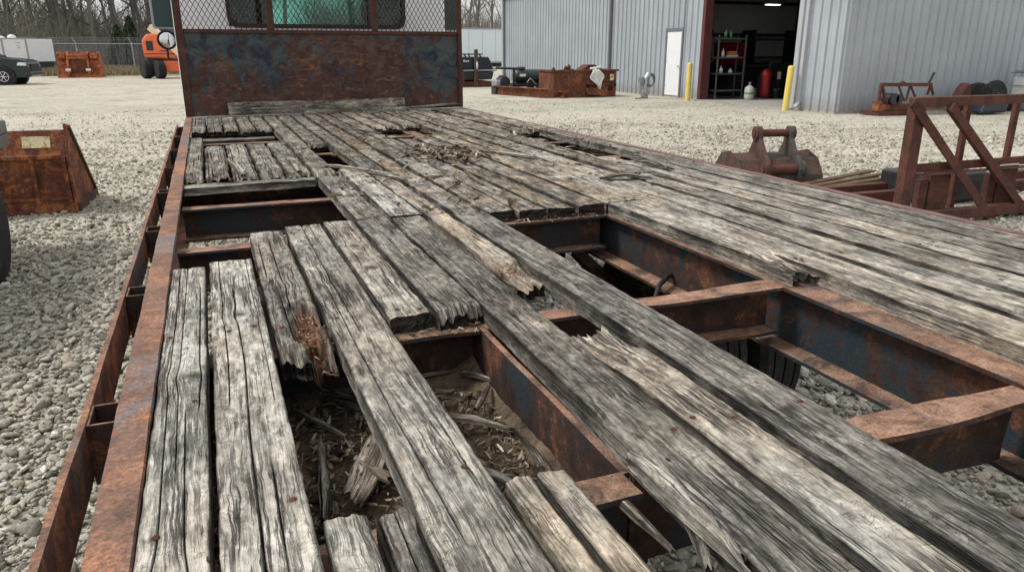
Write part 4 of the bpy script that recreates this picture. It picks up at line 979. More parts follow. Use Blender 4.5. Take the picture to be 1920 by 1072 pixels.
# clutter on the bay floor
for k,(x,y,h,lab) in enumerate(((17.6,20.9,.7,'dark drum left of the red welding cart'),(18.3,18.9,.9,'taller dark drum in the middle of the bay'),(20.3,19.3,.8,'dark drum behind the yellow bollard'),(19.2,21.9,1.1,'dark crate stack behind the pale bags'),(17.2,22.2,.8,'dark crate behind the shelf unit'))):
    b=MB()
    if 'drum' in lab:b.lathe((0,0,0),[(.26,0),(.28,.02),(.27,h*.33),(.28,h*.35),(.27,h*.66),(.28,h*.68),(.28,h),(.25,h),(.001,h-.01)],20)
    else:
        b.box((-.4,-.3,0),(.4,.3,h*.48));b.box((-.34,-.26,h*.485),(.36,.28,h))
    o=b.build('drum' if 'drum' in lab else 'crate',M['girt'],bevel=.008);o.location=(x,y,.002);tag(o,lab,'drum' if 'drum' in lab else 'crate')
# white personnel door
b=MB();b.box((BX-.015,door[0]+.04,.05),(BX+.03,door[1]-.04,2.13));dr=b.build('door',M['white_door'] if 'white_door' in M else M['white'],BL,True,bevel=.004)
b=MB();b.box((BX-.04,door[0]-.05,.02),(BX+.06,door[0]+.035,2.24));b.box((BX-.04,door[1]-.035,.02),(BX+.06,door[1]+.05,2.24));b.box((BX-.04,door[0]+.035,2.14),(BX+.06,door[1]-.035,2.24));b.build('door_frame',M['trim_dark'],BL,True)
b=MB();b.lathe((0,0,0),[(.03,0),(.03,-.02),(.015,-.025),(.015,-.05),(.028,-.055),(.024,-.08),(.001,-.085)],14,0,'x');b.xf(Matrix.Translation((BX-.014,door[0]+.13,1.02)));b.build('handle',M['chrome'],dr,True,smooth=True)
b=MB()
for z in(.3,1.1,1.9):b.box((BX-.022,door[1]-.06,z),(BX-.014,door[1]-.02,z+.1))
b.build('hinges',M['grey_metal'],dr,True)
# bollards
def bollard(px,py,lab,h=1.18,r=.085,lean=0.):
    g=P(px,py,Z=0);b=MB();b.lathe((0,0,0),[(r,-.05),(r,h-.03),(r*.93,h),(r*.5,h+.025),(.001,h+.03)],24)
    o=b.build('bollard',M['yellow'],auto=R(50));o.location=(g.x,g.y,0);o.rotation_euler=(0,lean,0);tag(o,lab,'bollard','yellow bollards by the workshop');return o
bollard(1289,188,'yellow bollard standing between the white door and the open bay',h=1.13)
bollard(1472,206,'yellow bollard standing at the right jamb of the open bay',h=1.12,lean=R(3))
# ---- things in the bay
def w(px,py,**k):return P(px,py,**k)
M['shelf']=plain('shelf_steel',(.13,.14,.155),.5,.3,.2,6.,.1,.4)
sh=thing('shelf_unit','grey steel shelf unit with bottles inside the left side of the bay','shelf',(15.9,21.4,0))
# built facing the bay door; local x across (into building), y along wall
b=MB()
for x in(0,1.05):
    for y in(0,.42):b.box((x,y,0),(x+.04,y+.04,2.0))
b.build('frame',M['shelf'],sh,bevel=.003)
for z in(.25,.78,1.28,1.86):
    b=MB();b.box((.0,.0,z),(1.09,.46,z+.04));b.build('shelf_board',M['shelf'],sh)
sh.location=(15.35,20.6,0);sh.rotation_euler=(0,0,R(0))
def bottle(x,y,z,h,r,mat,lab,kind='bottle'):
    b=MB();b.lathe((0,0,0),[(r,0),(r,h*.6),(r*.5,h*.72),(r*.3,h*.78),(r*.3,h),(.001,h)],12)
    o=b.build(kind,M[mat],smooth=True);o.location=(x,y,z);return tag(o,lab,kind,'bottles on the bay shelves')
M['green']=plain('green_plastic',(.08,.30,.15),.4,0.,.1,6.,.0,.5)
M['amber']=plain('orange_plastic',(.5,.14,.05),.4,0.,.1,6.,.0,.5)
M['offwhite']=plain('offwhite_plastic',(.62,.60,.53),.5,0.,.15,6.,.0,.4)
M['red']=plain('red_paint',(.30,.012,.014),.35,0.,.15,6.,.0,.5)
SX,SY=15.35,20.6
bottle(SX+.35,SY+.15,1.90,.28,.05,'green','taller green bottle on the top shelf in the bay')
bottle(SX+.55,SY+.15,1.90,.24,.045,'green','shorter green bottle on the top shelf in the bay')
bottle(SX+.28,SY+.12,1.32,.26,.05,'offwhite','white bottle on the second shelf in the bay')
bottle(SX+.25,SY+.12,.82,.22,.06,'offwhite','pale jug on the third shelf of the bay, the taller one')
bottle(SX+.62,SY+.12,.82,.15,.07,'offwhite','squat pale jug on the third shelf in the bay')
b=MB();b.box((0,0,0),(.34,.2,.06));o=b.build('box',M['offwhite'],bevel=.005);o.location=(SX+.5,SY+.06,1.32);tag(o,'white flat box under the orange box on the bay shelf','box')
b=MB();b.box((0,0,0),(.28,.16,.12));o=b.build('box',M['amber'],bevel=.01);o.location=(SX+.52,SY+.08,1.38);tag(o,'orange box on top of the white flat box in the bay','box')
g=thing('gas_cylinder','small squat white gas cylinder on the bay floor','gas cylinder',(16.35,20.15,0))
b=MB();b.lathe((0,0,0),[(.12,0),(.15,.04),(.155,.12),(.155,.30),(.14,.38),(.06,.44),(.03,.45),(.001,.45)],20);b.build('tank',M['offwhite'],g,smooth=True)
b=MB();b.lathe((0,0,0),[(.035,.44),(.035,.50),(.055,.51),(.055,.54),(.001,.55)],12);b.build('valve',M['galv'],g)
b=MB();b.lathe((0,0,0),[(.158,.18),(.159,.22),(.157,.23)],20);b.build('band',M['green'],g)
g=thing('welding_cart','red covered welding cart with black wheels standing in the bay','welding cart',(17.1,20.3,0))
b=MB();b.prism([(-.17,-.17,.08),(.17,-.17,.08),(.2,.17,.08),(-.2,.17,.08)],(0,0,.0))if 0 else None
b.lathe((0,0,0),[(.13,.06),(.16,.2),(.145,.5),(.17,.7),(.20,.78),(.13,.92),(.001,.95)],7);b.build('cover',M['red'],g,smooth=True)
b=MB();b.tube([(.15,.05,1.15),(.15,.05,.3),(.45,.05,.2)],.02,8);b.tube([(.15,-.15,1.15),(.15,.05,1.15)],.02,8);b.bar((.1,0,.12),(.95,0,.12),.3,.04);b.tube([(.5,.0,.14),(.5,.0,.75),(.2,0,.75)],.02,8);b.build('frame',M['dark'],g)
for x,r_ in((.88,.16),):
    for y in(-.2,.2):
        b=MB();b.lathe((x,y,.16),[(r_*.4,-.03),(r_,-.025),(r_,.025),(r_*.4,.03)],20,0,'y');b.build('wheel',M['tyre'],g)
b=MB();b.box((.48,-.04,.62),(.56,.04,.85));b.build('hose_reel',M['offwhite'],g)
# machines further inside
def machine(name,lab,cat,x,y,parts,mat='dark'):
    g=thing(name,lab,cat,(x,y,0))
    for (nm,f_,mt) in parts:
        b=MB();f_(b);b.build(nm,M[mt],g,bevel=.01)
    return g
M['dark_iron']=plain('dark_iron',(.03,.032,.038),.5,.2,.4,5.,.2,.4)
M['blue_dark']=plain('navy_paint',(.025,.035,.06),.5,0.,.3,5.,.1,.4)
machine('drill_press','dark drill press with sloping hood standing deep in the bay','drill press',21.0,20.6,[
 ('base',lambda b:b.box((-.35,-.3,0),(.35,.3,.12)),'dark_iron'),('column',lambda b:b.cyl((0,0,.12),(0,0,2.1),.09,14),'dark_iron'),
 ('head',lambda b:b.prism([(-.9,-.2,1.55),(-.2,-.2,1.5),(.35,-.2,1.6),(.35,-.2,2.35),(-.05,-.2,2.3)],(0,.4,0)),'dark_iron'),('table',lambda b:b.box((-.4,-.35,.95),(.3,.35,1.02)),'dark_iron')])
machine('gas_bottle','tall dark gas bottle standing beside the drill press','gas bottle',19.7,20.9,[('bottle',lambda b:b.lathe((0,0,0),[(.16,0),(.17,.05),(.17,1.45),(.1,1.62),(.05,1.68),(.05,1.8),(.001,1.81)],16),'dark_iron')])
machine('workbench','dark workbench along the left wall inside the bay','workbench',18.9,23.2,[
 ('top',lambda b:b.box((-1.8,-.4,.9),(2.6,.4,1.0)),'dark_iron'),('legs',lambda b:(b.box((-1.7,-.35,0),(-1.6,.35,.9)),b.box((2.4,-.35,0),(2.5,.35,.9)),b.box((.3,-.35,0),(.4,.35,.9))),'dark_iron'),('cabinet',lambda b:b.box((-1.5,-.3,.1),(.2,.3,.85)),'blue_dark')])
M['red_dark']=plain('dark_red_paint',(.18,.012,.012),.4,0.,.15,6.,.0,.5)
machine('tool_cabinet','red tool cabinet standing on the workbench in the bay','tool cabinet',17.9,23.3,[('cabinet',lambda b:b.box((-.55,-.25,1.003),(.55,.25,1.75)),'red_dark'),('lid',lambda b:b.box((-.58,-.28,1.753),(.58,.28,1.80)),'red_dark')])
machine('storage_rack','dark storage rack with stacked stock against the inner wall','storage rack',20.8,25.9,[
 ('upright',lambda b:b.box((-2.2,-.4,0),(-2.1,.4,2.3)),'dark_iron'),('upright',lambda b:b.box((-.1,-.4,0),(0,.4,2.3)),'dark_iron'),('upright',lambda b:b.box((2.1,-.4,0),(2.2,.4,2.3)),'dark_iron'),('shelves',lambda b:[b.box((-2.1,-.42,z),(2.1,.42,z+.08)) for z in(.5,1.2,1.9)],'dark_iron')])
machine('welding_table','low dark welding table in the middle of the bay','welding table',18.8,19.8,[('top',lambda b:b.box((-.8,-.5,.75),(.8,.5,.82)),'dark_iron'),('pedestal',lambda b:b.box((-.5,-.3,0),(.5,.3,.75)),'blue_dark'),('vise',lambda b:b.box((.2,-.15,.82),(.5,.15,1.02)),'dark_iron')])
machine('engine_hoist','dark engine hoist standing beside the bay post','engine hoist',21.9,18.6,[('frame',lambda b:(b.bar((-.7,-.4,.1),(.7,-.4,.1),.1),b.bar((-.7,.4,.1),(.7,.4,.1),.1),b.bar((-.7,-.4,.15),(-.7,.4,.15),.1),b.bar((-.65,0,.1),(-.65,0,1.6),.12),b.bar((-.65,0,1.6),(.7,0,1.9),.1)),'dark_iron')])
machine('pallet_of_parts','low pallet with pale bags on the bay floor','pallet',18.2,21.6,[('deck',lambda b:b.box((-.5,-.4,0),(.5,.4,.12)),'liner'),('bags',lambda b:b.box((-.4,-.3,.12),(.4,.3,.26)),'offwhite')])
# pipe stand with hose, at the wall
g=P(1208,184,Z=0);ps=thing('hydrant_pipe','grey stand pipe with a coiled hose by the corrugated wall','stand pipe',(g.x,g.y,0))
b=MB();b.tube([(0,0,-.05),(0,0,.30),(.05,0,.62),(.12,0,.76),(.20,-.02,.78)],[.12,.12,.11,.10,.09],16);b.build('pipe',M['galv'],ps,smooth=True)
b=MB()
for k in range(3):
    pts=[(.10+.02*k+.12*math.cos(a),-.15-.02*k,.56+.19*math.sin(a)+.02*k) for a in np.linspace(-2.4,2.9,22)]
    b.tube(pts,.017,8)
b.tube([(-.2,-.15,.35),(-.25,-.1,.15),(-.1,-.3,.03),(-.5,-.5,.03),(-.7,-.6,.03)],.02,8)
b.build('hose',M['trim_dark'],ps,smooth=True)
b=MB();b.box((-.24,-.12,.5),(-.1,.05,.68));b.bar((-.2,-.05,.5),(-.02,-.05,.2),.06);b.build('valve',M['grey_metal'],ps,bevel=.01)
# ---------------------------------------------------------------- things in the yard
M['bucket']=rust('rusty_bucket',(.06,.026,.02),(.19,.062,.038),(.40,.17,.05),(.12,.12,.10),.60,(.55,.36,.12),5.,.52,.64)
M['bucket_dark']=rust('greenish_rust',(.045,.03,.025),(.115,.062,.047),(.18,.095,.06),(.08,.08,.068),.52,None,5.,.58)
M['orange_rust']=rust('orange_rust',(.10,.035,.02),(.34,.095,.045),(.56,.19,.09),None,.5,None,3.,.5)
M['bin_rust']=rust('bin_rust',(.06,.03,.022),(.17,.062,.035),(.36,.13,.045),None,.5,None,2.6,.55)
M['frame_rust']=rust('frame_rust',(.05,.026,.022),(.125,.05,.036),(.17,.07,.045),None,.5,None,5.,.60)
M['label_yellow']=rust('worn_yellow_plate',(.30,.14,.06),(.62,.52,.26),(.75,.68,.45),None,.5,(.25,.10,.05),18.,.45,.58)
M['suv_green']=plain('dark_green_car_paint',(.018,.032,.034),.22,.3,.06,1.,.0,.6)
M['orange']=plain('orange_paint',(.78,.15,.045),.35,0.,.10,2.,.02,.5,(.5,.35,.25),.72)
M['cream']=plain('cream_paint',(.68,.60,.42),.4,0.,.1,2.,.02,.5)
M['mustard']=plain('mustard_paint',(.60,.38,.10),.4,0.,.15,2.,.02,.4)
M['navy']=plain('navy_gloss',(.012,.017,.032),.35,0.,.15,2.,.02,.5)
M['dkgreen']=plain('dark_green_plastic',(.02,.035,.033),.4,0.,.2,3.,.05,.5)
M['cloth']=plain('white_cloth',(.74,.74,.72),.9,0.,.12,6.,.2,.1)
M['paleblue']=plain('pale_blue_white',(.66,.74,.78),.4,0.,.04,.6,.02,.4,(.5,.5,.48),.72)
M['old_wood']=plain('old_yard_wood',(.14,.095,.06),.9,0.,.4,5.,.3,.1)
M['glass_dark']=plain('dark_car_glass',(.01,.013,.015),.05,0.,.0,1.,.0,.6)
M['lens']=plain('lamp_lens',(.75,.77,.78),.1,0.,.0,1.,.0,.7)
# --- rusty loader bucket, rear side towards the truck
bk=thing('loader_bucket','large rusty loader bucket with worn yellow paint beside the dark vehicle wheel','loader bucket',(-1.95,8.45,0),R(-3))
WL,WR=-.72,.60;HB=.80
b=MB()
# back plate with top band, recessed centre panels
b.box((WL,0,.12),(WR,.02,.56));b.prism([(WL,-.015,.55),(WL,.03,.55),(WL,.12,HB),(WL,.09,HB)],(WR-WL,0,0))
b.prism([(WL,-.02,.0),(WL,.04,-.0),(WL,.03,.14),(WL,.0,.14)],(WR-WL,0,0));b.box((WL,.02,0),(WR,.95,.02))
b.build('shell',M['bucket'],bk,bevel=.004)
for x0,x1,m in((-.30,-.0,'bucket'),(.03,.54,'bucket')):
    pass
b=MB()
for x in(-.06,.30,.575):b.box((x-.018,-.05,.10),(x+.018,.0,.555))
b.box((-.042,-.045,.535),(.557,-.0,.572));b.box((-.042,-.03,.13),(.557,-.002,.165));b.build('ribs',M['bucket'],bk,bevel=.004)
b=MB();b.box((WL+.02,-.075,.04),(-.09,-.01,.50));b.box((WL,-.10,.50),(-.06,-.0,.545));b.build('mount_plate',M['bucket_dark'],bk,bevel=.006)
b=MB();b.lathe((0,0,0),[(.035,0),(.035,-.004),(.001,-.004)],18,0,'y');b.xf(Matrix.Translation((-.16,-.077,.12)));b.build('mount_hole',M['black'],bk)
b=MB();b.box((.235,.0,.655),(.475,.012,.75));b.xf(Matrix.Translation((0,.028,.0))@Matrix.Rotation(R(-20),4,'X')@Matrix.Translation((0,.0,0)));
b=MB();b.add([(.235,.012,.64),(.475,.012,.64),(.475,.050,.745),(.235,.050,.745),(.235,.02,.64),(.475,.02,.64),(.475,.058,.745),(.235,.058,.745)],[(0,1,2,3),(4,5,6,7),(0,1,5,4),(2,3,7,6),(1,2,6,5),(0,3,7,4)]);b.build('worn_plate',M['label_yellow'],bk)
for x,s in((WL-.015,0),(WR+.002,1)):
    b=MB();b.prism([(x,-.02,0),(x,.95,0),(x,.98,.06),(x,.16,HB+.05),(x,.07,HB+.06),(x,-.035,.5)],(.018,0,0));b.build('side_plate',M['bucket'],bk,bevel=.003)
b=MB();b.box((WL,.9,0),(WR,1.02,.03));b.bar((WR+.028,.02,.03),(WR+.028,.97,.03),.03,.10);b.bar((WR+.028,.96,.06),(WR+.028,.16,.83),.03,.03);b.build('cutting_edge',M['bucket_dark'],bk)
# --- dark vehicle at the left edge: only its wheel and a corner show
lv=thing('utility_trailer','dark utility trailer at the left edge with one black tyre showing','trailer',(-2.3,5.7,0))
b=MB();b.box((-3.6,4.6,.80),(-1.56,7.3,.9));b.box((-3.6,4.6,.9),(-3.5,7.3,1.1));b.box((-1.66,4.6,.9),(-1.56,7.3,1.0));b.build('bed',M['navy'],lv,True,bevel=.01)
wheel(-1.56,5.98,.39,.40,.20,lv,1,'white')
b=MB();b.box((-1.62,6.0,.66),(-1.52,6.2,.80));b.build('fender_bracket',M['black'],lv,True,bevel=.01)
b=MB();b.box((-1.518,6.04,.68),(-1.505,6.18,.79));b.build('bracket_plate',M['chrome'],lv,True,bevel=.004)
b=MB();b.cyl((-3.6,5.83,.38),(-1.7,5.83,.38),.04);b.build('axle',M['black'],lv,True)
wheel(-3.55,5.83,.38,.385,.20,lv,-1,'white')
# --- SUV
def suv():
    g=P(8,160,Z=0);o=thing('dark_green_suv','dark green sport utility vehicle parked at the far left edge','car',(g.x+.15,g.y+.9,0),R(-8))
    # local x forward
    Lf=.95+.62
    side=[(-3.6,.42),(-3.65,.95),(-3.55,1.15),(-3.3,1.78),(-1.2,1.80),(-.35,1.20),(.75,1.10),(.98,1.02),(1.06,.80),(1.10,.45),(.95,.33),(-3.5,.33)]
    n=len(side);b=MB();vs=[];ws=.9
    rows=[(-ws*.93,1.),(-ws,1.),(ws,1.),(ws*.93,1.)]
    for yy,k in((-ws*.90,.985),(-ws,.0),(ws,.0),(ws*.90,.985)):
        for (x,z) in side:
            inset=.16 if z>1.25 else 0.
            if k==0.:vs.append((x,yy-math.copysign(inset,yy),z))
            else:vs.append((x*.985,yy-math.copysign(inset,yy),z+(.03 if z>1. else 0)))
    fs=[]
    for i in range(3):
        for k in range(n):fs.append((i*n+k,i*n+(k+1)%n,(i+1)*n+(k+1)%n,(i+1)*n+k))
    fs+=[tuple(range(n)),tuple(3*n+k for k in range(n))];b.add(vs,fs);body=b.build('body',M['suv_green'],o,bevel=.05)
    for s in(-1,1):
        b=MB();y=s*(ws-.13)
        b.prism([(-3.15,s*(ws-.135),1.25),(-3.0,s*(ws-.135),1.66),(-1.35,s*(ws-.135),1.68),(-.62,s*(ws-.135),1.25)],(0,s*.012,0));b.build('side_window',M['glass_dark'],o)
        for x in(.02,-2.72):
            b=MB();b.lathe((x,s*(ws-.12),.37),[(.40,-.12),(.46,-.12),(.46,.125),(.40,.125)],28,0,'y');b.build('wheel_arch',M['black'],o)
            b=MB();b.lathe((x,s*(ws-.10),.37),[(.22,-.12),(.345,-.12),(.37,-.09),(.37,.09),(.345,.145),(.22,.145)],32,0,'y');ty=b.build('tyre',M['tyre'],o,auto=R(40))
            b=MB();b.lathe((x,s*(ws-.10),.37),[(.225,.08*s),(.225,.14*s),(.20,.14*s),(.19,.09*s),(.001,.09*s)],28,0,'y')
            for k in range(6):
                a=k*math.pi/3;b.bar((x+.03*math.cos(a),s*(ws+.035),.37+.03*math.sin(a)),(x+.20*math.cos(a),s*(ws+.035),.37+.20*math.sin(a)),.03,.07,up=(0,1,0))
            b.lathe((x,s*(ws-.10),.37),[(.05,.12*s),(.05,.155*s),(.001,.155*s)],14,0,'y');b.build('rim',M['chrome'],o,auto=R(40))
        b=MB();b.prism([(.62,s*.88,.86),(.98,s*.80,.84),(1.00,s*.80,.98),(.70,s*.88,1.0)],(.02,s*.03,0));b.build('headlight',M['lens'],o,bevel=.01)
        b=MB();b.ball((-.45,s*.98,1.22),(.09,.1,.08));b.build('side_mirror',M['black'],o,smooth=True)
    b=MB();b.box((.9,-.86,.38),(1.14,.86,.58));b.build('front_bumper',M['suv_green'],o,bevel=.05)
    b=MB();b.box((1.05,-.5,.62),(1.09,.5,.92));b.build('grille',M['black'],o)
suv()
# --- white box trailer
g=P(60,133,Z=0);bt=thing('white_box_trailer','white box trailer with dark underframe behind the dark green vehicle','trailer',(P(60,133,Y=57.6).x,57.6,0),R(0));bt.scale=(.82,.82,.84)
wz=2.6
b=MB();b.box((-3.9,0,.95),(-.05,1.,wz-.06))
def quadbox(b,pts,z0,z1):b.prism([(x,y,z0) for x,y in pts],(0,0,z1-z0))
b=MB();quadbox(b,[(-5.2,0),(0,0),(1.42,2.2),(-3.8,2.2)],.95,2.62);b.build('box',M['white'],bt,bevel=.03)
b=MB()
for x in(-5.2,-3.6,-1.72,-.12):b.box((x,-.03,.93),(x+.13,-.002,2.64))
b.box((-5.2,-.035,2.60),(.02,-.002,2.68));b.box((-5.2,-.035,.90),(.02,-.002,.97));b.build('edge_trim',M['grey_metal'],bt)
b=MB();b.ball((-1.9,.7,2.7),(.4,.3,.14));b.build('roof_vent',M['white'],bt,smooth=True)
b=MB();b.ball((-1.05,.6,2.74),(.3,.25,.2));b.build('roof_cover',M['white'],bt,smooth=True)
b=MB();quadbox(b,[(.15,.3),(.75,1.1),(1.25,2.0),(.5,2.0)],.08,.95);b.build('mud_flap',M['dark'],bt)
b=MB();b.box((-1.6,.1,.45),(.3,.5,.92));b.bar((-.1,-.05,.9),(.1,.0,.05),.12);b.bar((.1,0,.1),(.5,.1,.12),.1);b.box((-.7,.05,.15),(-.4,.4,.45));b.build('jack_stand',M['grey_metal'],bt)
for x in(-3.1,-2.2):
    b=MB();b.lathe((x,.5,.45),[(.2,-.15),(.43,-.14),(.45,-.1),(.45,.1),(.43,.14),(.2,.15)],24,0,'y');b.build('wheel',M['tyre'],bt,auto=R(40))
b=MB()
for i,(w_,z) in enumerate(((.32,2.32),(.22,2.12),(.30,1.95))):b.box((-.75+i*.03,-.012,z),(-.75+w_,-.004,z+.045))
b.build('lettering',M['grey_metal'],bt)
# --- yellow machine in front of it
g=P(18,128,Z=0);ym=thing('yellow_machine','low mustard yellow machine between the dark vehicle and white trailer','machine',(g.x,55.,0))
g=P(18,110,Y=55.)
b=MB();b.prism([(-1.1,0,g.z-.10),(.55,0,g.z-.10),(.62,0,g.z+.12),(.45,0,g.z+.42),(-1.1,0,g.z+.46)],(0,1.2,0));b.build('hood',M['mustard'],ym,bevel=.04)
b=MB();b.box((-1.0,.1,.5),(1.3,1.1,g.z-.10));b.box((.7,.2,g.z-.1),(1.25,.9,g.z+.15));b.build('chassis',M['dark'],ym,bevel=.02)
for x in(-.6,.9):
    b=MB();b.lathe((x,.1,.4),[(.15,-.15),(.4,-.14),(.4,.14),(.15,.15)],22,0,'y');b.build('wheel',M['tyre'],ym,auto=R(40))
# --- orange rusty attachment
g=P(152,145.5,Z=0);ob=thing('orange_bucket','rusty orange loader bucket with its coupler brackets facing the yard','loader bucket',(g.x,g.y,0),R(-4))
W2=1.08;hh=1.42
b=MB();b.prism([(-W2,.0,0),(-W2,1.1,0),(-W2,1.1,.05),(-W2,.25,.12),(-W2,.12,.6),(-W2,.35,hh),(-W2,.25,hh),(-W2,-.02,.6)],(2*W2,0,0));b.build('shell',M['orange_rust'],ob)
for s in(-1,1):
    b=MB();b.prism([(s*W2-.02,-.05,0),(s*W2-.02,1.2,0),(s*W2-.02,.4,hh+.02),(s*W2-.02,.1,hh-.05)],(.04,0,0));b.build('side_plate',M['orange_rust'],ob)
    b=MB();b.prism([(s*.52-.05,.15,.15),(s*.52-.05,-.3,.2),(s*.52-.05,-.35,.5),(s*.52-.05,-.1,1.35),(s*.52-.05,.25,hh+.02)],(.10,0,0));b.build('coupler_bracket',M['orange_rust'],ob,bevel=.01)
    b=MB();b.cyl((s*.52-.13,-.3,.42),(s*.52+.13,-.3,.42),.09,12);b.build('pin',M['chrome'],ob)
    b=MB();b.box((s*.85-.2,-.15,1.05),(s*.85+.2,.2,hh-.08));b.build('top_box',M['orange_rust'],ob,bevel=.03)
b=MB();b.box((-.42,-.02,.22),(.42,.06,1.02));b.build('center_plate',M['bin_rust'],ob)
b=MB()
for z in(1.08,1.25):b.cyl((-.55,-.18,z),(.55,-.18,z),.05,10)
b.box((-1.15,-.2,.0),(1.15,.1,.14));b.box((-.42,-.05,.14),(.42,.0,.22));b.build('cross_tube',M['orange_rust'],ob)
b=MB();b.box((-.95,.0,.2),(-.62,.05,.7));b.box((.62,.0,.2),(.95,.05,.7));b.build('recess',M['dark'],ob)
# --- boom lift
g=P(303,147.5,Z=0);bl=thing('boom_lift','orange boom lift with cream boom standing in front of the fence','boom lift',(g.x,g.y,0))
b=MB();b.prism([(-.72,0,1.12),(1.2,0,1.0),(1.35,0,1.2),(.85,0,2.1),(.2,0,2.42),(-.5,0,2.36),(-.75,0,2.0)],(0,1.9,0));b.build('counterweight',M['orange'],bl,bevel=.18)
b=MB();b.box((-.74,-.012,1.30),(1.2,-.002,1.34));b.box((-.55,-.012,1.5),(-.2,-.002,2.0));b.box((.1,-.012,1.45),(.5,-.002,1.5));b.build('cowl_seam',M['dark'],bl)
b=MB();b.box((-.6,.2,.78),(.9,1.7,1.12));b.build('turntable',M['dark'],bl,bevel=.02)
b=MB();b.box((.2,-.1,.35),(1.3,1.6,.95));b.box((.4,.2,.9),(1.0,1.4,1.1));b.box((1.3,-.6,.1),(1.9,1.2,.62));b.build('chassis',M['orange'],bl,bevel=.04)
for (x,y) in((-.72,.25),(-.02,-.25),(-.72,2.6),(1.7,2.6)):
    b=MB();pr=[(.22,-.22),(.44,-.22),(.48,-.16)];
    for u in(-.12,-.04,.04,.12):pr+=[(.485,u-.025),(.455,u-.02),(.455,u+.02),(.485,u+.025)]
    pr+=[(.48,.16),(.44,.22),(.22,.22)];b.lathe((0,0,0),pr,26,0,'x')
    b.xf(Matrix.Translation((x,y,.48))@Matrix.Rotation(R(22),4,'Z'));ty=b.build('tyre',M['tyre'],bl)
    b=MB();b.lathe((0,0,0),[(.23,-.20),(.23,.20),(.12,.1),(.001,.1)],20,0,'x');b.xf(Matrix.Translation((x,y,.48))@Matrix.Rotation(R(22),4,'Z'));b.build('rim',M['white'],bl)
b=MB();b.bar((-.25,.4,2.75),(1.35,-.5,1.15),.30,.36);b.build('boom',M['cream'],bl,bevel=.02)
b=MB();b.bar((-.1,.35,2.55),(1.3,-.55,1.02),.14,.2);b.build('inner_boom',M['cream'],bl,bevel=.02)
b=MB();b.tube([(-.35,.4,2.5),(-.45,.35,2.85),(-.3,.3,3.0),(-.1,.3,2.75)],.035,8);b.build('hose_loop',M['black'],bl,smooth=True)
b=MB()
for z in(.25,.75,1.3):b.tube([(1.45,-.9,z),(2.2,-.9,z),(2.2,0,z)],.03,6)
for x in(1.45,1.85,2.2):b.cyl((x,-.9,.2),(x,-.9,1.35),.03,6)
b.build('platform_cage',M['orange'],bl)
# --- long white trailer beyond
y_=62.;a=P(800,52,Y=y_);c=P(1010,50,Y=y_);lo=P(900,118,Y=y_)
wt=thing('white_semi_trailer','long pale white semi trailer parked behind the black tank','trailer',((a.x+c.x)/2,y_,0))
b=MB();b.box((a.x,y_,lo.z),(c.x,y_+2.5,a.z));b.build('box',M['paleblue'],wt,True,bevel=.03)
b=MB();b.box((a.x-.02,y_-.03,a.z-.10),(c.x+.02,y_-.002,a.z+.02));b.box((a.x-.02,y_-.03,lo.z-.03),(c.x+.02,y_-.002,lo.z+.10));b.build('edge_rail',M['grey_metal'],wt,True)
b=MB()
for k in np.arange(a.x,c.x,1.2):b.box((k,y_-.012,lo.z+.1),(k+.02,y_-.003,a.z-.1))
b.build('panel_seams',M['grey_metal'],wt,True)
for x in(c.x-1.,c.x-2.1):
    b=MB();b.lathe((x,y_+.2,.5),[(.2,-.15),(.5,-.14),(.5,.14),(.2,.15)],24,0,'y');b.build('wheel',M['tyre'],wt,True,auto=R(40))
b=MB();b.box((a.x+1,y_+.3,lo.z-.35),(c.x-.5,y_+.6,lo.z-.04));b.build('underframe',M['dark'],wt,True)
# --- black tank machine
g=P(888,163,Z=0);yv=g.y;gx=g.x
L0=P(835,163,Y=yv).x;R0=P(924,130,Y=yv).x;zt=P(890,107,Y=yv).z;zm=P(890,133,Y=yv).z;zr=P(890,102,Y=yv).z
tk=thing('black_tank','glossy navy black tank machine with a top rail beside the rusty frame','tank',((L0+R0)/2,yv,0))
b=MB();b.prism([(L0,yv,zm),(R0+.05,yv,zm),(R0-.02,yv,zt-.3),(R0-.18,yv,zt),(L0,yv,zt)],(0,1.5,0));b.build('tank_body',M['navy'],tk,True,bevel=.06)
b=MB();b.prism([(L0,yv-.05,.25),(R0-.05,yv-.05,.3),(R0+.05,yv-.05,zm-.03),(L0,yv-.05,zm-.03)],(0,1.6,0));b.build('lower_body',M['dkgreen'],tk,True,bevel=.04)
b=MB();b.tube([(L0,yv-.08,zm),(R0+.15,yv-.08,zm+.02)],.035,8);b.build('waist_rail',M['grey_metal'],tk,True)
b=MB();b.bar((L0,yv+.1,zr),(R0-.45,yv+.1,zr),.05)
for x in(L0+.2,L0+.9,R0-1.1,R0-.6):b.bar((x,yv+.1,zr),(x+.1,yv+.1,zt-.02),.05)
b.build('top_rail',M['black'],tk,True)
b=MB();q0=P(869,115,Y=yv-.02)
for k,(dx,w_) in enumerate(((0,.05),(.07,.03),(.12,.03),(.17,.035),(.225,.03))):
    b.box((q0.x+dx,yv-.012,q0.z-.03),(q0.x+dx+w_,yv-.003,q0.z+.02+.015*(k in(0,4))))
b.box((q0.x,yv-.012,q0.z+.03),(q0.x+.07,yv-.003,q0.z+.045));b.build('lettering',M['white'],tk,True)
for px in(868,893):
    x=P(px,163,Y=yv-.5).x
    b=MB();b.prism([(x-.06,yv-.5,.0),(x+.10,yv-.5,.0),(x+.04,yv-.5,P(870,131,Y=yv-.5).z),(x-.03,yv-.5,P(870,131,Y=yv-.5).z)],(0,.10,0));b.build('stand',M['frame_rust'],tk,True,bevel=.01)
x=P(893,163,Y=yv-.1).x;zz=P(893,93,Y=yv-.1).z
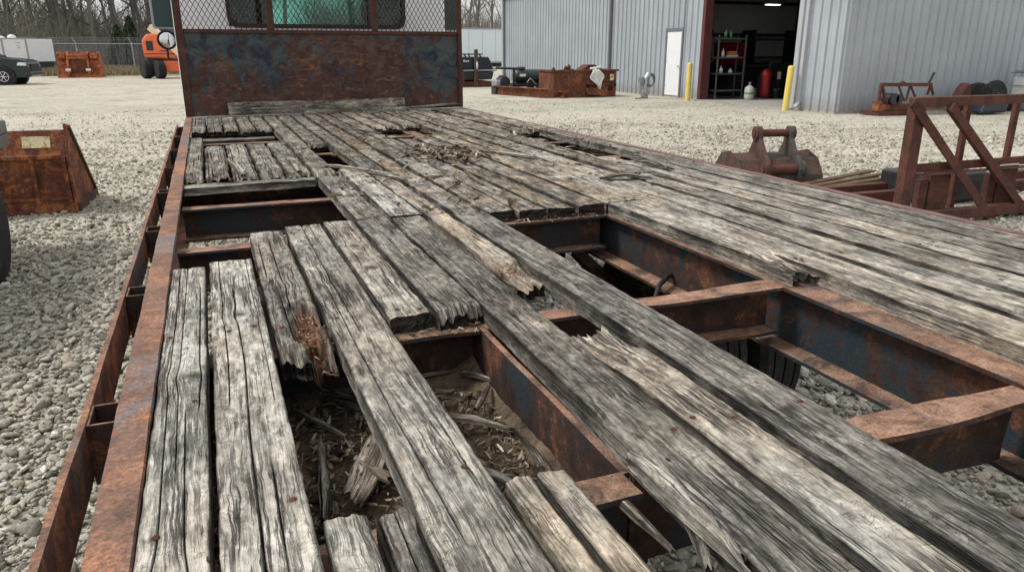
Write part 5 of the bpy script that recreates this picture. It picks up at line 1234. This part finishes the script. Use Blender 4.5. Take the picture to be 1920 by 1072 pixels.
b=MB();b.cyl((x,yv-.12,.4),(x,yv-.12,zz),.085,14);b.build('exhaust_stack',M['mossy'] if 'mossy' in M else M['bucket_dark'],tk,True)
b=MB();b.ball((x+.02,yv-.2,zm+.22),(.05,.05,.18));b.build('lamp',M['offwhite'] if 'offwhite' in M else M['white'],tk,True,smooth=True)
b=MB();b.box((L0,yv-.3,.0),(R0,yv+1.5,.22));b.build('skid',M['frame_rust'],tk,True)
# --- dark green tank on a frame, rusty beams
gy=25.9
def q(px,py,Y=gy):return P(px,py,Y=Y)
gt=thing('green_tank','dark green ribbed plastic tank with a white label on a low frame','tank',(q(996,170).x,gy,0))
a=q(971,157);c=q(1022,130)
b=MB();cx=(a.x+c.x)/2;zc=(a.z+c.z)/2;rx=(c.x-a.x)/2;rz=(c.z-a.z)/2
pr=[(0.001,a.x),(rz*.7,a.x+.01),(rz*.98,a.x+.10)]
for k in range(5):
    u=a.x+.42+k*.12;pr+=[(rz,u-.05),(rz*.95,u-.03),(rz*.95,u+.0),(rz,u+.02)]
pr+=[(rz*.98,c.x-.08),(rz*.7,c.x-.01),(.001,c.x)]
b.lathe((0,0,0),pr,24,0,'x');b.xf(Matrix.Translation((0,gy+.4,zc)));b.build('tank_body',M['dkgreen'],gt,True,auto=R(50))
b=MB();b.lathe((a.x+.28,gy+.4,zc+rz*.95),[(.16,0),(.16,.07),(.12,.1),(.001,.1)],18);b.build('cap',M['dkgreen'],gt,True)
b=MB();p0=q(976,144,gy-.02);p1=q(987,139,gy-.02);b.box((p0.x,gy+.03,p0.z),(p1.x,gy+.05,p1.z));b.build('label_plate',M['white'],gt,True)
b=MB();b.box((a.x-.1,gy,a.z-.12),(c.x+.1,gy+.8,a.z-.0))
for x in(a.x,c.x-.08):b.box((x,gy,.0),(x+.08,gy+.7,a.z-.12))
b.tube([(a.x-.85,gy,q(0,134).z if 0 else a.z+.55),(a.x+.1,gy,a.z+.52)],.04,8);b.tube([(c.x,gy+.3,a.z+.28),(c.x+.55,gy+.3,a.z+.28)],.035,8)
b.cyl((a.x-.12,gy+.1,0),(a.x-.12,gy+.1,a.z+.52),.05,8);b.tube([(c.x+.5,gy+.3,a.z+.3),(c.x+.35,gy+.3,.1)],.03,6);b.build('frame',M['dark'],gt,True)
en=thing('small_engine','small black engine lying left of the green tank','engine',(q(943,170).x,gy,0))
b=MB();e0=q(928,163);e1=q(955,146);b.box((e0.x,gy-.1,e0.z),(e0.x+(e1.x-e0.x)*.55,gy+.4,e0.z+(e1.z-e0.z)*.75));b.build('housing',M['grey_metal'],en,True,bevel=.05)
b=MB();b.cyl((e1.x-.2,gy-.12,(e0.z+e1.z)/2),(e1.x-.2,gy+.4,(e0.z+e1.z)/2),.20,16);b.box((e0.x+.25,gy,e1.z-.2),(e1.x-.1,gy+.3,e1.z+.08));b.box((e0.x,gy-.05,0),(e1.x,gy+.4,e0.z));b.build('block',M['dark'],en,True,bevel=.02)
mp=thing('motor_plate','black triangular plate with a bent grey pipe before the green tank','plate',(q(995,172).x,gy-.3,0))
b=MB();A=q(988,166,gy-.3);B=q(1003,166,gy-.3);Cc=q(994,149,gy-.3);b.prism([(A.x,gy-.3,0.0),(B.x,gy-.3,0.0),(B.x-.02,gy-.3,A.z+.1),(Cc.x,gy-.3,Cc.z),(A.x,gy-.3,A.z+.1)],(0,.03,0));b.build('plate',M['dark'],mp,True)
b=MB();b.tube([(A.x-.02,gy-.33,A.z+.2),(Cc.x,gy-.33,Cc.z+.03),(B.x+.02,gy-.33,B.z+.15)],.025,6);b.build('pipe',M['grey_metal'],mp,True,smooth=True)
def hbeam(name,p,q_,h,w_,lab,mat,grp=None):
    o=thing(name,lab,'steel beam',((p[0]+q_[0])/2,(p[1]+q_[1])/2,0),0,grp)
    pr=[(-w_/2,h),(w_/2,h),(w_/2,h-.02),(.012,h-.02),(.012,.02),(w_/2,.02),(w_/2,0),(-w_/2,0),(-w_/2,.02),(-.012,.02),(-.012,h-.02),(-w_/2,h-.02)]
    loft(pr,((*p,.0),(*q_,.0),12),'beam_section',M[mat],o,wob=.002);return o
p=P(926,177,Z=0);q_=P(1028,184.5,Z=0);hbeam('steel_beam',(p.x,p.y),(q_.x,q_.y),.30,.24,'long rusty steel beam lying on the gravel before the green tank','bin_rust')
p=P(985,176,Z=0);q_=P(1058,184.5,Z=0);hbeam('steel_beam',(p.x,p.y),(q_.x,q_.y),.22,.22,'shorter rusty beam lying beside the foot of the rusty bin','bin_rust')
# --- rusty bin
by=23.35
def qb(px,py):return P(px,py,Y=by)
A=qb(1038,179);B=qb(1154,179);T=qb(1090,134.5)
rb=thing('rusty_bin','rusty steel bin with torn front and a white rag hanging over it','bin',((A.x+B.x)/2,by,0))
b=MB();th_=.03;x0,x1,zt=A.x,B.x,T.z;xs_=qb(1103,0).x
b.box((x0,by,0),(xs_,by+th_,zt));b.box((x0,by+th_,0),(x0+th_,by+1.2,zt));b.box((x1-th_,by+.05,0),(x1,by+1.2,zt));b.box((x0,by+1.2,0),(x1,by+1.23,zt));b.box((x0+th_,by+th_,.02),(x1-th_,by+1.2,.05))
b.box((xs_,by+.02,zt*.55),(x1,by+.05,zt));b.box((xs_,by+.02,0),(x1,by+.05,zt*.22))
b.prism([(xs_,by-.12,.10),(x1-.45,by-.2,.03),(x1-.35,by-.1,.35),(xs_,by,.30)],(0,.04,0));b.bar((x1-.06,by,0),(x1-.06,by,zt),.08);b.bar((xs_,by-.01,zt*.55),(x1,by-.01,zt*.45),.06)
b.build('shell',M['bin_rust'],rb,True)
b=MB();b.box((x0-.05,by-.05,zt),(x1+.08,by+.03,zt+.06));b.box((x0-.05,by+.03,zt),(x0+.05,by+1.25,zt+.06));b.box((x1-.05,by+.03,zt),(x1+.06,by+1.25,zt+.06));b.build('rim',M['bin_rust'],rb,True,bevel=.006)
b=MB();h0=qb(1096,134);h1=qb(1112,122);h2=qb(1124,122);h3=qb(1140,133);b.prism([(h0.x,by+.3,h0.z),(h1.x,by+.3,h1.z),(h2.x,by+.3,h2.z),(h3.x,by+.3,h3.z)],(0,.5,0));b.build('hopper',M['frame_rust'],rb,True)
b=MB();l=qb(1068,130);b.ball((l.x,by+.3,l.z),(.07,.07,.10));b.ball((l.x+.12,by+.3,l.z+.03),(.06,.06,.12));b.bar((l.x-.2,by+.3,zt+.03),(l.x+.3,by+.3,zt+.05),.06);b.ball((x0-.02,by,zt+.05),(.07,.06,.10));b.build('hooks',M['frame_rust'],rb,True)
b=MB();u0=qb(1143,151);u1=qb(1154,139);b.box((u0.x,by-.02,u0.z),(u1.x-.02,by-.012,u1.z));b.build('worn_label',M['label_yellow'],rb,True)
b=MB();r0=qb(1127,141);b.ball((r0.x,by-.02,r0.z-.02),(.085,.02,.12));b.build('paint_patch',M['offwhite'] if 'offwhite' in M else M['cloth'],rb,True,smooth=True)
# rag: a draped sheet
vs=[];fs=[];nu,nv=14,24
poly_c=qb(1119,136);bot=qb(1121,166)
for j in range(nv+1):
    v_=j/nv;z=poly_c.z+.12-(poly_c.z+.12-bot.z)*v_;wd_=(.17+.25*math.sin(min(v_*1.25,1)*math.pi)**2)*(1-max(0,v_-.72)/.30)
    cxx=poly_c.x-.10+.16*v_
    for i in range(nu+1):
        u=i/nu-.5;vs.append((cxx+u*wd_*1.3,by-.10-.05*math.sin(u*14+v_*3)*(.3+v_)-.04*math.sin(v_*9),z+.03*math.sin(u*9+2)))
for j in range(nv):
    for i in range(nu):a=j*(nu+1)+i;fs.append((a,a+1,a+nu+2,a+nu+1))
b=MB();b.add(vs,fs);b.add([(x,y+.012,z) for x,y,z in vs],fs);o=b.build('rag',M['cloth'],smooth=True);tag(o,'white rag hanging over the front of the rusty bin','rag')
b=MB();z_=zt+.09;b.box((-.2,-.06,-.03),(.2,.06,.03));b.xf(Matrix.Translation((poly_c.x-.06,by-.02,zt+.12))@Matrix.Rotation(R(-8),4,'Y'));o=b.build('foam_block',M['cloth'],bevel=.02);tag(o,'pale foam block lying on the rim above the rag','foam block')
# --- excavator bucket
XB=thing('excavator_bucket','brown rusty excavator bucket lying face down with two ears and pins','excavator bucket',(6.03,6.95,0),R(-14));XB.scale=(.80,.88,.97)
b=MB();hw=.60
prof=[(-.40,.0),(-.36,.20),(-.20,.36),(.05,.42),(.28,.38),(.46,.22),(.52,.0)]
vs=[];n=len(prof)
for x in np.linspace(-hw,hw,9):
    for (y,z) in prof:vs.append((x,y,z))
fs=[(i*n+k,i*n+k+1,(i+1)*n+k+1,(i+1)*n+k) for i in range(8) for k in range(n-1)]
b.add(vs,fs);b.add([(x,y*.96,z-.02) for x,y,z in vs],fs);b.build('shell',M['exc'] if 'exc' in M else M['bucket_dark'],XB,auto=R(30))
for s in(-1,1):
    b=MB();b.prism([(s*hw-.012,y*1.05,z*1.06) for y,z in prof],(.024,0,0));b.build('side_plate',M['bucket_dark'],XB)
    ex=s*.235
    b=MB();pl=[(-.40,.20)]
    ear=[(-.44,.16),(-.46,.28),(-.40,.36),(-.24,.48),(-.13,.60),(-.13,.68),(-.08,.735),(.0,.735),(.05,.68),(.06,.55),(.20,.36),(.05,.40),(-.20,.33),(-.36,.16)]
    b.prism([(ex-.03,y,z) for y,z in ear],(.06,0,0));b.build('ear',M['bucket_dark'],XB,bevel=.006)
for (y,z,r_) in((-.04,.655,.046),(-.385,.275,.052)):
    b=MB();b.cyl((-.32,y,z),(.32,y,z),r_,18);b.build('pin',M['frame_rust'],XB,smooth=False)
    for s in(-1,1):
        b=MB();b.cyl((s*.255,y,z),(s*.30,y,z),r_*1.75,18);b.build('boss',M['bucket_dark'],XB)
# --- rusty welded frame
FR=thing('welded_steel_stand','tall rusty welded steel frame with diagonal braces standing beside the deck','steel frame',(6.5,4.9,0))
FYY=4.88
def fp(px,py,Y=FYY):v_=P(px,py,Y=Y);return v_
def fbar(name,a,b_,w_,d_=.05):
    q=MB();q.bar(a,b_,w_,d_,up=(0,1,0));q.build(name,M['frame_rust'],FR,True,bevel=.003)
z_t=fp(1705,186).z
fx0=fp(1722,186).x;
q1=MB();q1.bar((fx0-.06,FYY,z_t-.03),(9.6,FYY,z_t-.03),.085,.085,up=(0,1,0));q1.build('top_rail',M['frame_rust'],FR,True,bevel=.004)
fbar('post',Vector((fx0,FYY-.002,0.0)),Vector((fx0,FYY-.002,z_t-.075)),.125,.09)
fbar('diagonal_brace',fp(1712,192,FYY-.07),fp(1878,440,FYY-.07),.085,.015)
fbar('diagonal_brace',fp(1782,200,FYY-.06),fp(1935,418,FYY-.06),.08,.05)
zmid=fp(1740,318).z
for (za,h_) in((zmid+.02,.10),):
    q1=MB();q1.bar((fx0+.077,FYY,za),(9.6,FYY,za),.08,.015,up=(0,1,0));q1.bar((fx0+.077,FYY-.03,za-.058),(9.6,FYY-.03,za-.058),.012,.08,up=(0,1,0));q1.build('middle_rail',M['frame_rust'],FR,True,bevel=.002)
for px0,px1 in((1795,1768),(1885,1838),(1955,1900),(2040,2000)):
    p=fp(px0,210,FYY+.25);fbar('rear_post',Vector((p.x,FYY+.15,0)),Vector((p.x,FYY+.15,z_t-.075)),.06,.045)
q1=MB();q1.bar((fx0+.3,FYY-.04,.07),(9.6,FYY-.04,.07),.10,.10,up=(0,1,0));q1.build('bottom_rail',M['frame_rust'],FR,True,bevel=.004)
for px in(1758,1882):
    p=fp(px,350,FYY+.05);q1=MB();q1.box((p.x-.13,FYY+.03,0),(p.x+.13,FYY+.12,zmid-.03));q1.box((p.x-.24,FYY+.04,0),(p.x-.14,FYY+.10,zmid-.10));q1.build('stake_pocket',M['frame_rust'],FR,True,bevel=.004)
q1=MB();q1.box((fp(1870,309).x,FYY-.03,fp(1870,309).z-.008),(fp(1905,308).x,FYY-.025,fp(1870,309).z+.005));q1.build('welding_rod',M['offwhite'] if 'offwhite' in M else M['white'],FR,True)
# long rails and pallet wood on the ground behind the frame
def rail(px0,py0,px1,py1,w_,h_,lab,mat='frame_rust',cat='steel rail',z0=.0,name='steel_rail'):
    a=P(px0,py0,Z=z0+h_);c=P(px1,py1,Z=z0+h_);o=thing(name,lab,cat,((a.x+c.x)/2,(a.y+c.y)/2,0))
    q1=MB();q1.bar((a.x,a.y,z0+h_/2),(c.x,c.y,z0+h_/2),w_,h_);q1.build('bar',M[mat],o,True,bevel=.004);return o
rail(1500,355,2000,312,.10,.16,'long rusty rail on the gravel passing behind the tall frame, the farther one')
rail(1530,368,2000,330,.10,.12,'long rusty rail on the gravel passing behind the tall frame, the nearer one')
pal=thing('broken_pallet','broken yellowish wooden pallet lying behind the rusty rails','pallet',(P(1600,345,Z=0).x,P(1600,345,Z=0).y,0))
pa=P(1545,352,Z=.12);pb=P(1672,332,Z=.12);dv=(pb-pa).normalized();nv_=Vector((-dv.y,dv.x,0))
for k in range(3):
    q1=MB();q1.bar(pa+nv_*(.13*k),pb+nv_*(.13*k)+Vector((0,0,.02*k)),.09,.022);q1.build('slat',M['old_wood'],pal,True,bevel=.003)
for f_ in(.05,.5,.95):
    c_=pa+(pb-pa)*f_+Vector((0,0,-.06));q1=MB();q1.bar(c_-nv_*.05,c_+nv_*.35,.09,.09);q1.build('stringer',M['old_wood'],pal,True)
bx=P(1790,400,Z=0);cr=thing('dark_crate','black plastic crate standing behind the foot of the rusty frame','crate',(bx.x+.5,bx.y+.7,0))
q1=MB();q1.box((-.45,-.3,0),(.45,.3,.30));q1.build('crate_body',M['dark'],cr,bevel=.02)
q1=MB()
for x in(-.3,-.05,.2):q1.box((x,-.315,.08),(x+.12,-.302,.2))
q1.build('slots',M['black'],cr)
# --- rusty harrow
hy=14.05
def qh(px,py):return P(px,py,Y=hy)
ha=thing('rusty_harrow','rusty tractor implement with an arched frame by the corrugated wall','farm implement',(qh(1700,215).x,hy,0))
def hb(name,a,c,w_,m='frame_rust',par=None):
    q1=MB();q1.bar(a,c,w_);return q1.build(name,M[m],par or ha,True,bevel=.004)
hb('top_bar',qh(1652,159),qh(1746,159),.085)
hb('left_leg',qh(1652,160),qh(1646,200),.06);hb('left_leg',qh(1654,162),qh(1662,195),.06)
hb('right_leg',qh(1746,160),qh(1738,178),.05);hb('right_leg',qh(1745,160),qh(1750,178),.05)
hb('brace',qh(1685,162),qh(1696,190),.035);hb('brace',qh(1706,162),qh(1698,190),.04);hb('brace',qh(1708,162),qh(1716,182),.04)
a=qh(1660,200);c=qh(1770,204);q1=MB();q1.box((a.x,hy-.02,a.z-.10),(c.x,hy+.12,a.z+.05));q1.build('base_beam',M['bin_rust'],ha,True,bevel=.01)
a=qh(1641,202);q1=MB();q1.box((a.x,hy-.1,a.z-.08),(a.x+.13,hy+.1,a.z+.14));q1.build('skid_shoe',M['bin_rust'],ha,True)
for px,r_ in((1672,.14),(1681,.12)):
    a=qh(px,186);q1=MB();q1.cyl((a.x,hy-.1,a.z),(a.x,hy+.2,a.z),r_,18);q1.build('gearbox',M['dark'],ha,True)
hb('lever',qh(1742,156),qh(1752,136),.045,'dark')
q1=MB();q1.tube([qh(1688,158),qh(1692,154),qh(1698,158)],.04,8);q1.build('hitch',M['frame_rust'],ha,True)
a=qh(1740,214);q1=MB();q1.box((qh(1672,0).x,hy-.1,0),(qh(1760,0).x,hy+.5,.10));q1.build('ground_skid',M['frame_rust'],ha,True)
# --- scrap by the right wall
sy=14.0
def qs(px,py,Y=14.0):return P(px,py,Y=Y)
def tyre_flat(px,py,r_,lab,mat='tyre',tilt=20,k=0,z=.0):
    a=qs(px,py);b=MB();b.lathe((0,0,0),[(r_*.5,-.1),(r_*.95,-.1),(r_,-.06),(r_,.06),(r_*.95,.1),(r_*.5,.1)],26,0,'y')
    o=b.build('tyre',M[mat],auto=R(40));o.location=(a.x,14.1,a.z);o.rotation_euler=(R(tilt),0,R(k));return tag(o,lab,'tyre')
tyre_flat(1808,184,.38,'reddish worn drum leaning on the wall at right','frame_rust',10,20)
tyre_flat(1838,182,.36,'dark tyre leaning beside the reddish drum','tyre',5,-25)
tyre_flat(1872,186,.48,'largest dark tyre leaning on the wall beside the caged tank','tyre',-8,10)
tyre_flat(1890,198,.30,'smaller dark tyre in front of the largest one','tyre',30,0)
g=qs(1825,205);b=MB();b.prism([(-.5,0,0),(.45,0,0),(.5,0,.22),(.1,0,.36),(-.35,0,.30)],(0,.4,0));o=b.build('tarp_bundle',M['blue_tarp'] if 'blue_tarp' in M else M['navy'],bevel=.06);o.location=(g.x,13.4,0);tag(o,'dark blue grey bundle lying before the tyres by the wall','bundle')
ib=thing('caged_tank','white plastic tank in a metal cage at the right end of the wall','tank',(qs(1935,200).x,13.9,0))
q1=MB();q1.box((-.42,-.4,.12),(.6,.5,.86));q1.build('tank_body',M['cloth'],ib,bevel=.06)
q1=MB()
for x in np.linspace(-.46,.64,7):q1.cyl((x,-.44,.08),(x,-.44,.95),.012,6)
for z in(.1,.36,.62,.95):q1.cyl((-.46,-.44,z),(.64,-.44,z),.012,6);q1.cyl((-.46,-.44,z),(-.46,.54,z),.012,6)
q1.build('cage',M['galv'] if 'galv' in M else M['grey_metal'],ib)
q1=MB();q1.box((-.5,-.5,0),(.68,.55,.08));q1.build('pallet_base',M['grey_metal'],ib)
q1=MB();q1.box((-.5,-.35,.96),(.5,.4,1.02));q1.box((-.3,-.3,1.02),(.5,.3,1.08));q1.build('stacked_panels',M['galv'] if 'galv' in M else M['grey_metal'],ib)
# ---------------------------------------------------------------- trees, brush, fence
t=NT('bark');v=objvec(t);n=t.noise(t.map(v,(3,3,.6)),3.,5,.65)
M['bark']=t.out(t.ramp(n,[(.3,(.10,.092,.082)),(.7,(.24,.225,.20))]),.95,0.,n,.5,.05,.1)
t=NT('twigs');v=objvec(t);n=t.noise(v,.5,4,.65);gi=t.n('ShaderNodeNewGeometry')
M['twigs']=t.out(t.ramp(n,[(.3,(.13,.115,.10)),(.55,(.20,.18,.155)),(.75,(.24,.22,.18))]),.95,0.,None,spec=.1)
t=NT('brush_twigs');v=objvec(t,False);n=t.noise(v,.22,4,.65)
M['brush']=t.out(t.ramp(n,[(.3,(.16,.15,.135)),(.5,(.24,.22,.19)),(.62,(.26,.25,.19)),(.75,(.34,.30,.24))]),.95,0.,None,spec=.1)
def quadtube(V,F,p,q,r0,r1,n=3):
    d=q-p;l=np.linalg.norm(d)
    if l<1e-6:return
    d=d/l;a=np.cross(d,[0,0,1.]) if abs(d[2])<.95 else np.cross(d,[1.,0,0]);a/=np.linalg.norm(a);b=np.cross(d,a);k=len(V)
    for c,r in((p,r0),(q,r1)):
        for i in range(n):
            an=2*math.pi*i/n;V.append(c+(a*math.cos(an)+b*math.sin(an))*r)
    for i in range(n):
        j=(i+1)%n;F.append((k+i,k+j,k+n+j,k+n+i))
def bare_tree(seed,h,r,maxd=5,nb=3):
    rg=np.random.default_rng(seed);TV,TF,BV,BF=[],[],[],[]
    def grow(p,d,l,r,depth):
        V,F=(TV,TF) if depth==0 else (BV,BF);segs=7 if depth==0 else 3 if depth<3 else 2
        pts=[p];dirs=[];c=p.copy();dd=d.copy()
        for i in range(segs):
            dd=dd+rg.normal(0,.05 if depth==0 else .13,3)+np.array([0,0,.03]);dd/=np.linalg.norm(dd)
            c=c+dd*l/segs;pts.append(c.copy());dirs.append(dd.copy())
        for i in range(segs):
            r0=r*(1-.6*i/segs);r1=r*(1-.6*(i+1)/segs);quadtube(V,F,pts[i],pts[i+1],r0,r1,7 if depth==0 else 4 if depth==1 else 3)
        if depth>=maxd:return
        k=(nb+3) if depth==0 else nb+(1 if depth==1 else 0)
        for i in range(k*(2 if depth==0 else 1)):
            f=rg.uniform(.18 if depth==0 else .25,1.);j=min(int(f*segs),segs-1)
            q=pts[j]+(pts[j+1]-pts[j])*(f*segs-j)
            ax=rg.normal(0,1,3);ax-=dirs[j]*ax.dot(dirs[j]);ax/=np.linalg.norm(ax)
            an=rg.uniform(.45,1.05);nd=dirs[j]*math.cos(an)+ax*math.sin(an);nd[2]=nd[2]*.8+.18;nd/=np.linalg.norm(nd)
            grow(q,nd,l*rg.uniform(.42,.68)*(1-.35*f if depth==0 else 1),max(r*(1-.6*f)*rg.uniform(.4,.62),.006),depth+1)
    grow(np.array([0,0,-.1]),np.array([rg.normal(0,.05),rg.normal(0,.05),1.]),h,r,0)
    return (TV,TF),(BV,BF)
protos=[]
def rawmesh(name,V,F,mat):
    me=bpy.data.meshes.new(name);me.from_pydata(np.array(V).tolist(),[],F);me.materials.append(mat);return me
tree_spots=[]
rg=np.random.default_rng(77)
for px in np.linspace(-40,420,30):
    tree_spots.append((px+rg.uniform(-12,12),rg.uniform(66,86)))
for px in(862,876,893,908,925,945):tree_spots.append((px,rg.uniform(84,104)))
for px in(480,540,600,660,730,800,840):tree_spots.append((px,rg.uniform(80,100)))
shapes=[(5,15,.20,5,3),(6,13,.14,5,3),(17,16,.24,5,3),(8,11,.10,5,3),(9,14,.17,5,3)]
wd=['leaning','straight','thick','slender','forked']
def where_word(i,px,Y):
    ref=('behind the white box trailer' if px<90 else 'behind the rusty orange bucket' if px<200 else 'behind the fence posts' if px<275 else 'behind the orange lift' if px<345 else 'seen past the truck cab' if px<860 else 'beyond the long white trailer')
    return ref
cnt={}
for i,(px,Y) in enumerate(tree_spots):
    k=i%5;g=P(px,140,Y=Y);sc=float(rg.uniform(.85,1.2))
    key=(where_word(i,px,Y));cnt[key]=cnt.get(key,0)+1
    lab='bare winter tree with grey branches '+key
    loc=(g.x,g.y,0)
    if i<5:
        (TV,TF),(BV,BF)=bare_tree(*shapes[k])
        o=thing('bare_tree',lab,'tree',loc,float(rg.uniform(0,6)),'bare trees beyond the yard '+key)
        link('trunk',rawmesh('trunk',TV,TF,M['bark']),o);link('crown',rawmesh('crown',BV,BF,M['twigs']),o);protos.append(o)
    else:
        o=dup(protos[k],loc,float(rg.uniform(0,6)),lab);o['group']='bare trees beyond the yard '+key
    o.scale=(sc,sc,sc*float(rg.uniform(.95,1.2)))
# brush and distant wood: reads as one mass
def brush(name,n,x0,x1,y0,y1,h0,h1,lab,seed,r0=.012):
    rg=np.random.default_rng(seed);V,F=[],[]
    for k in range(n):
        x=rg.uniform(x0,x1);y=rg.uniform(y0,y1);h=rg.uniform(h0,h1)*(.6+.8*float(vn(x*.25,y*.1,seed)));p=np.array([x,y,-.05]);d=np.array([rg.normal(0,.18),rg.normal(0,.18),1.])
        q=p+d*h*.5;s=q+(d+rg.normal(0,.2,3))*h*.5;r=rg.uniform(.6,1.8)*r0
        quadtube(V,F,p,q,r,r*.7);quadtube(V,F,q,s,r*.7,r*.25)
        for j in range(4):
            f=rg.uniform(.2,.95);c=p+(q-p)*f*2 if f<.5 else q+(s-q)*(f*2-1);e=c+np.array([rg.normal(0,.5),rg.normal(0,.5),rg.uniform(.2,.9)])*h*.22
            quadtube(V,F,c,e,r*.5,r*.2)
    o=link(name,rawmesh(name,V,F,M['brush']));o['kind']='stuff';o['label']=lab
brush('far_woods',6500,-46,3,78,118,3.2,7.5,'grey winter woods far behind the fence',3,.03)
brush('thicket',3600,-36,4,64,74,1.2,3.4,'tangled bare thicket growing along the far side of the fence',4,.014)
brush('far_woods',4200,14,62,98,128,4,8.5,'grey winter woods beyond the white trailer',5,.03)
# cedar bushes
M['needle']=plain('evergreen_needles',(.045,.075,.035),.8,0.,.6,1.5,.1,.2)
def cedar(px,Y,h,wd_,lab,seed):
    g=P(px,140,Y=Y);o=thing('cedar_tree',lab,'tree',(g.x,g.y,0),0,'dark green cedars behind the fence');rg=np.random.default_rng(seed)
    b=MB();b.tube([(0,0,-.1),(0,0,h*.85)],[.09,.02],7);b.build('trunk',M['bark'],o)
    vs=[];fs=[]
    for k in range(5200):
        z=rg.uniform(.04,1.)**.85;rad=wd_*(1-z)**.65*(.55+.55*rg.random())*(0.75+.5*float(vn(z*7,rg.integers(0,5),seed)));a=rg.uniform(0,6.28);c=np.array([rad*math.cos(a),rad*math.sin(a),z*h+rg.normal(0,.05)])
        s=rg.uniform(.05,.12);u=rg.normal(0,1,3);u/=np.linalg.norm(u);w_=np.cross(u,rg.normal(0,1,3));w_/=np.linalg.norm(w_)
        q=len(vs);vs+=[c-u*s,c+w_*s*.35,c+u*s,c-w_*s*.35];fs.append((q,q+1,q+2,q+3))
    link('crown',rawmesh('crown',vs,fs,M['needle']),o)
cedar(232,66.5,3.3,1.0,'broad dark green cedar just behind the fence',1)
cedar(256,68.5,4.0,1.1,'taller dark green cedar right of the broad one',2)
cedar(100,72,2.2,1.3,'low olive green cedar behind the end of the white box trailer',3)
# dry grass
t=NT('dry_grass');gi=t.n('ShaderNodeNewGeometry');M['dry']=t.out(t.ramp((gi,'Random Per Island'),[(0.,(.14,.11,.06)),(.4,(.30,.25,.155)),(.8,(.42,.36,.24)),(1.,(.24,.24,.12))]),.95,spec=.1)
rg=np.random.default_rng(8);V=[];F=[]
for k in range(26000):
    x=rg.uniform(-22,3);y=rg.uniform(54.,65);
    if y<56.5 and vn(x*.5,y*.5,4)<.5:continue
    h=rg.uniform(.15,.5)*(.4+1.1*float(vn(x*.35,y*.35,6)));a=rg.uniform(0,3.14);c,s=math.cos(a)*.03,math.sin(a)*.03;lx,ly=rg.normal(0,.12,2);q=len(V)
    V+=[(x-c,y-s,-.02),(x+c,y+s,-.02),(x+lx+c*.3,y+ly,h),(x+lx-c*.3,y+ly,h)];F.append((q,q+1,q+2,q+3))
o=link('dry_grass',rawmesh('dry_grass',V,F,M['dry']));o['kind']='stuff';o['label']='straw coloured dry grass along the foot of the fence'
# chain link fence
FY=60.5;FXs=np.arange(-25.2,4.,3.45);FH=2.02
fe=thing('chain_link_fence','long galvanised chain link fence in front of the winter woods','fence',(-10,FY,0))
for x in FXs:
    b=MB();b.cyl((x,FY,-.1),(x,FY,FH),.045,10);b.bar((x,FY,FH),(x-.18,FY-.15,FH+.32),.035);b.build('fence_post',M['galv'],fe,True)
b=MB();b.cyl((FXs[0],FY,FH-.08),(FXs[-1],FY,FH-.08),.035,8);b.build('top_rail',M['galv'],fe,True)
for k in range(3):
    b=MB();b.cyl((FXs[0],FY-.05*(k+1),FH+.10*(k+1)),(FXs[-1],FY-.05*(k+1),FH+.10*(k+1)),.006,4);b.build('barbed_wire',M['galv'],fe,True)
b=MB();z1=FH-.1;sp_=.14
x=FXs[0]-z1
while x<FXs[-1]:
    a,c=max(x,FXs[0]),min(x+z1,FXs[-1])
    if c>a:
        b.bar((a,FY-.06,a-x),(c,FY-.06,c-x),.006);b.bar((a,FY-.067,z1-(a-x)),(c,FY-.067,z1-(c-x)),.006)
    x+=sp_
b.build('wire_mesh',M['galv'],fe,True)
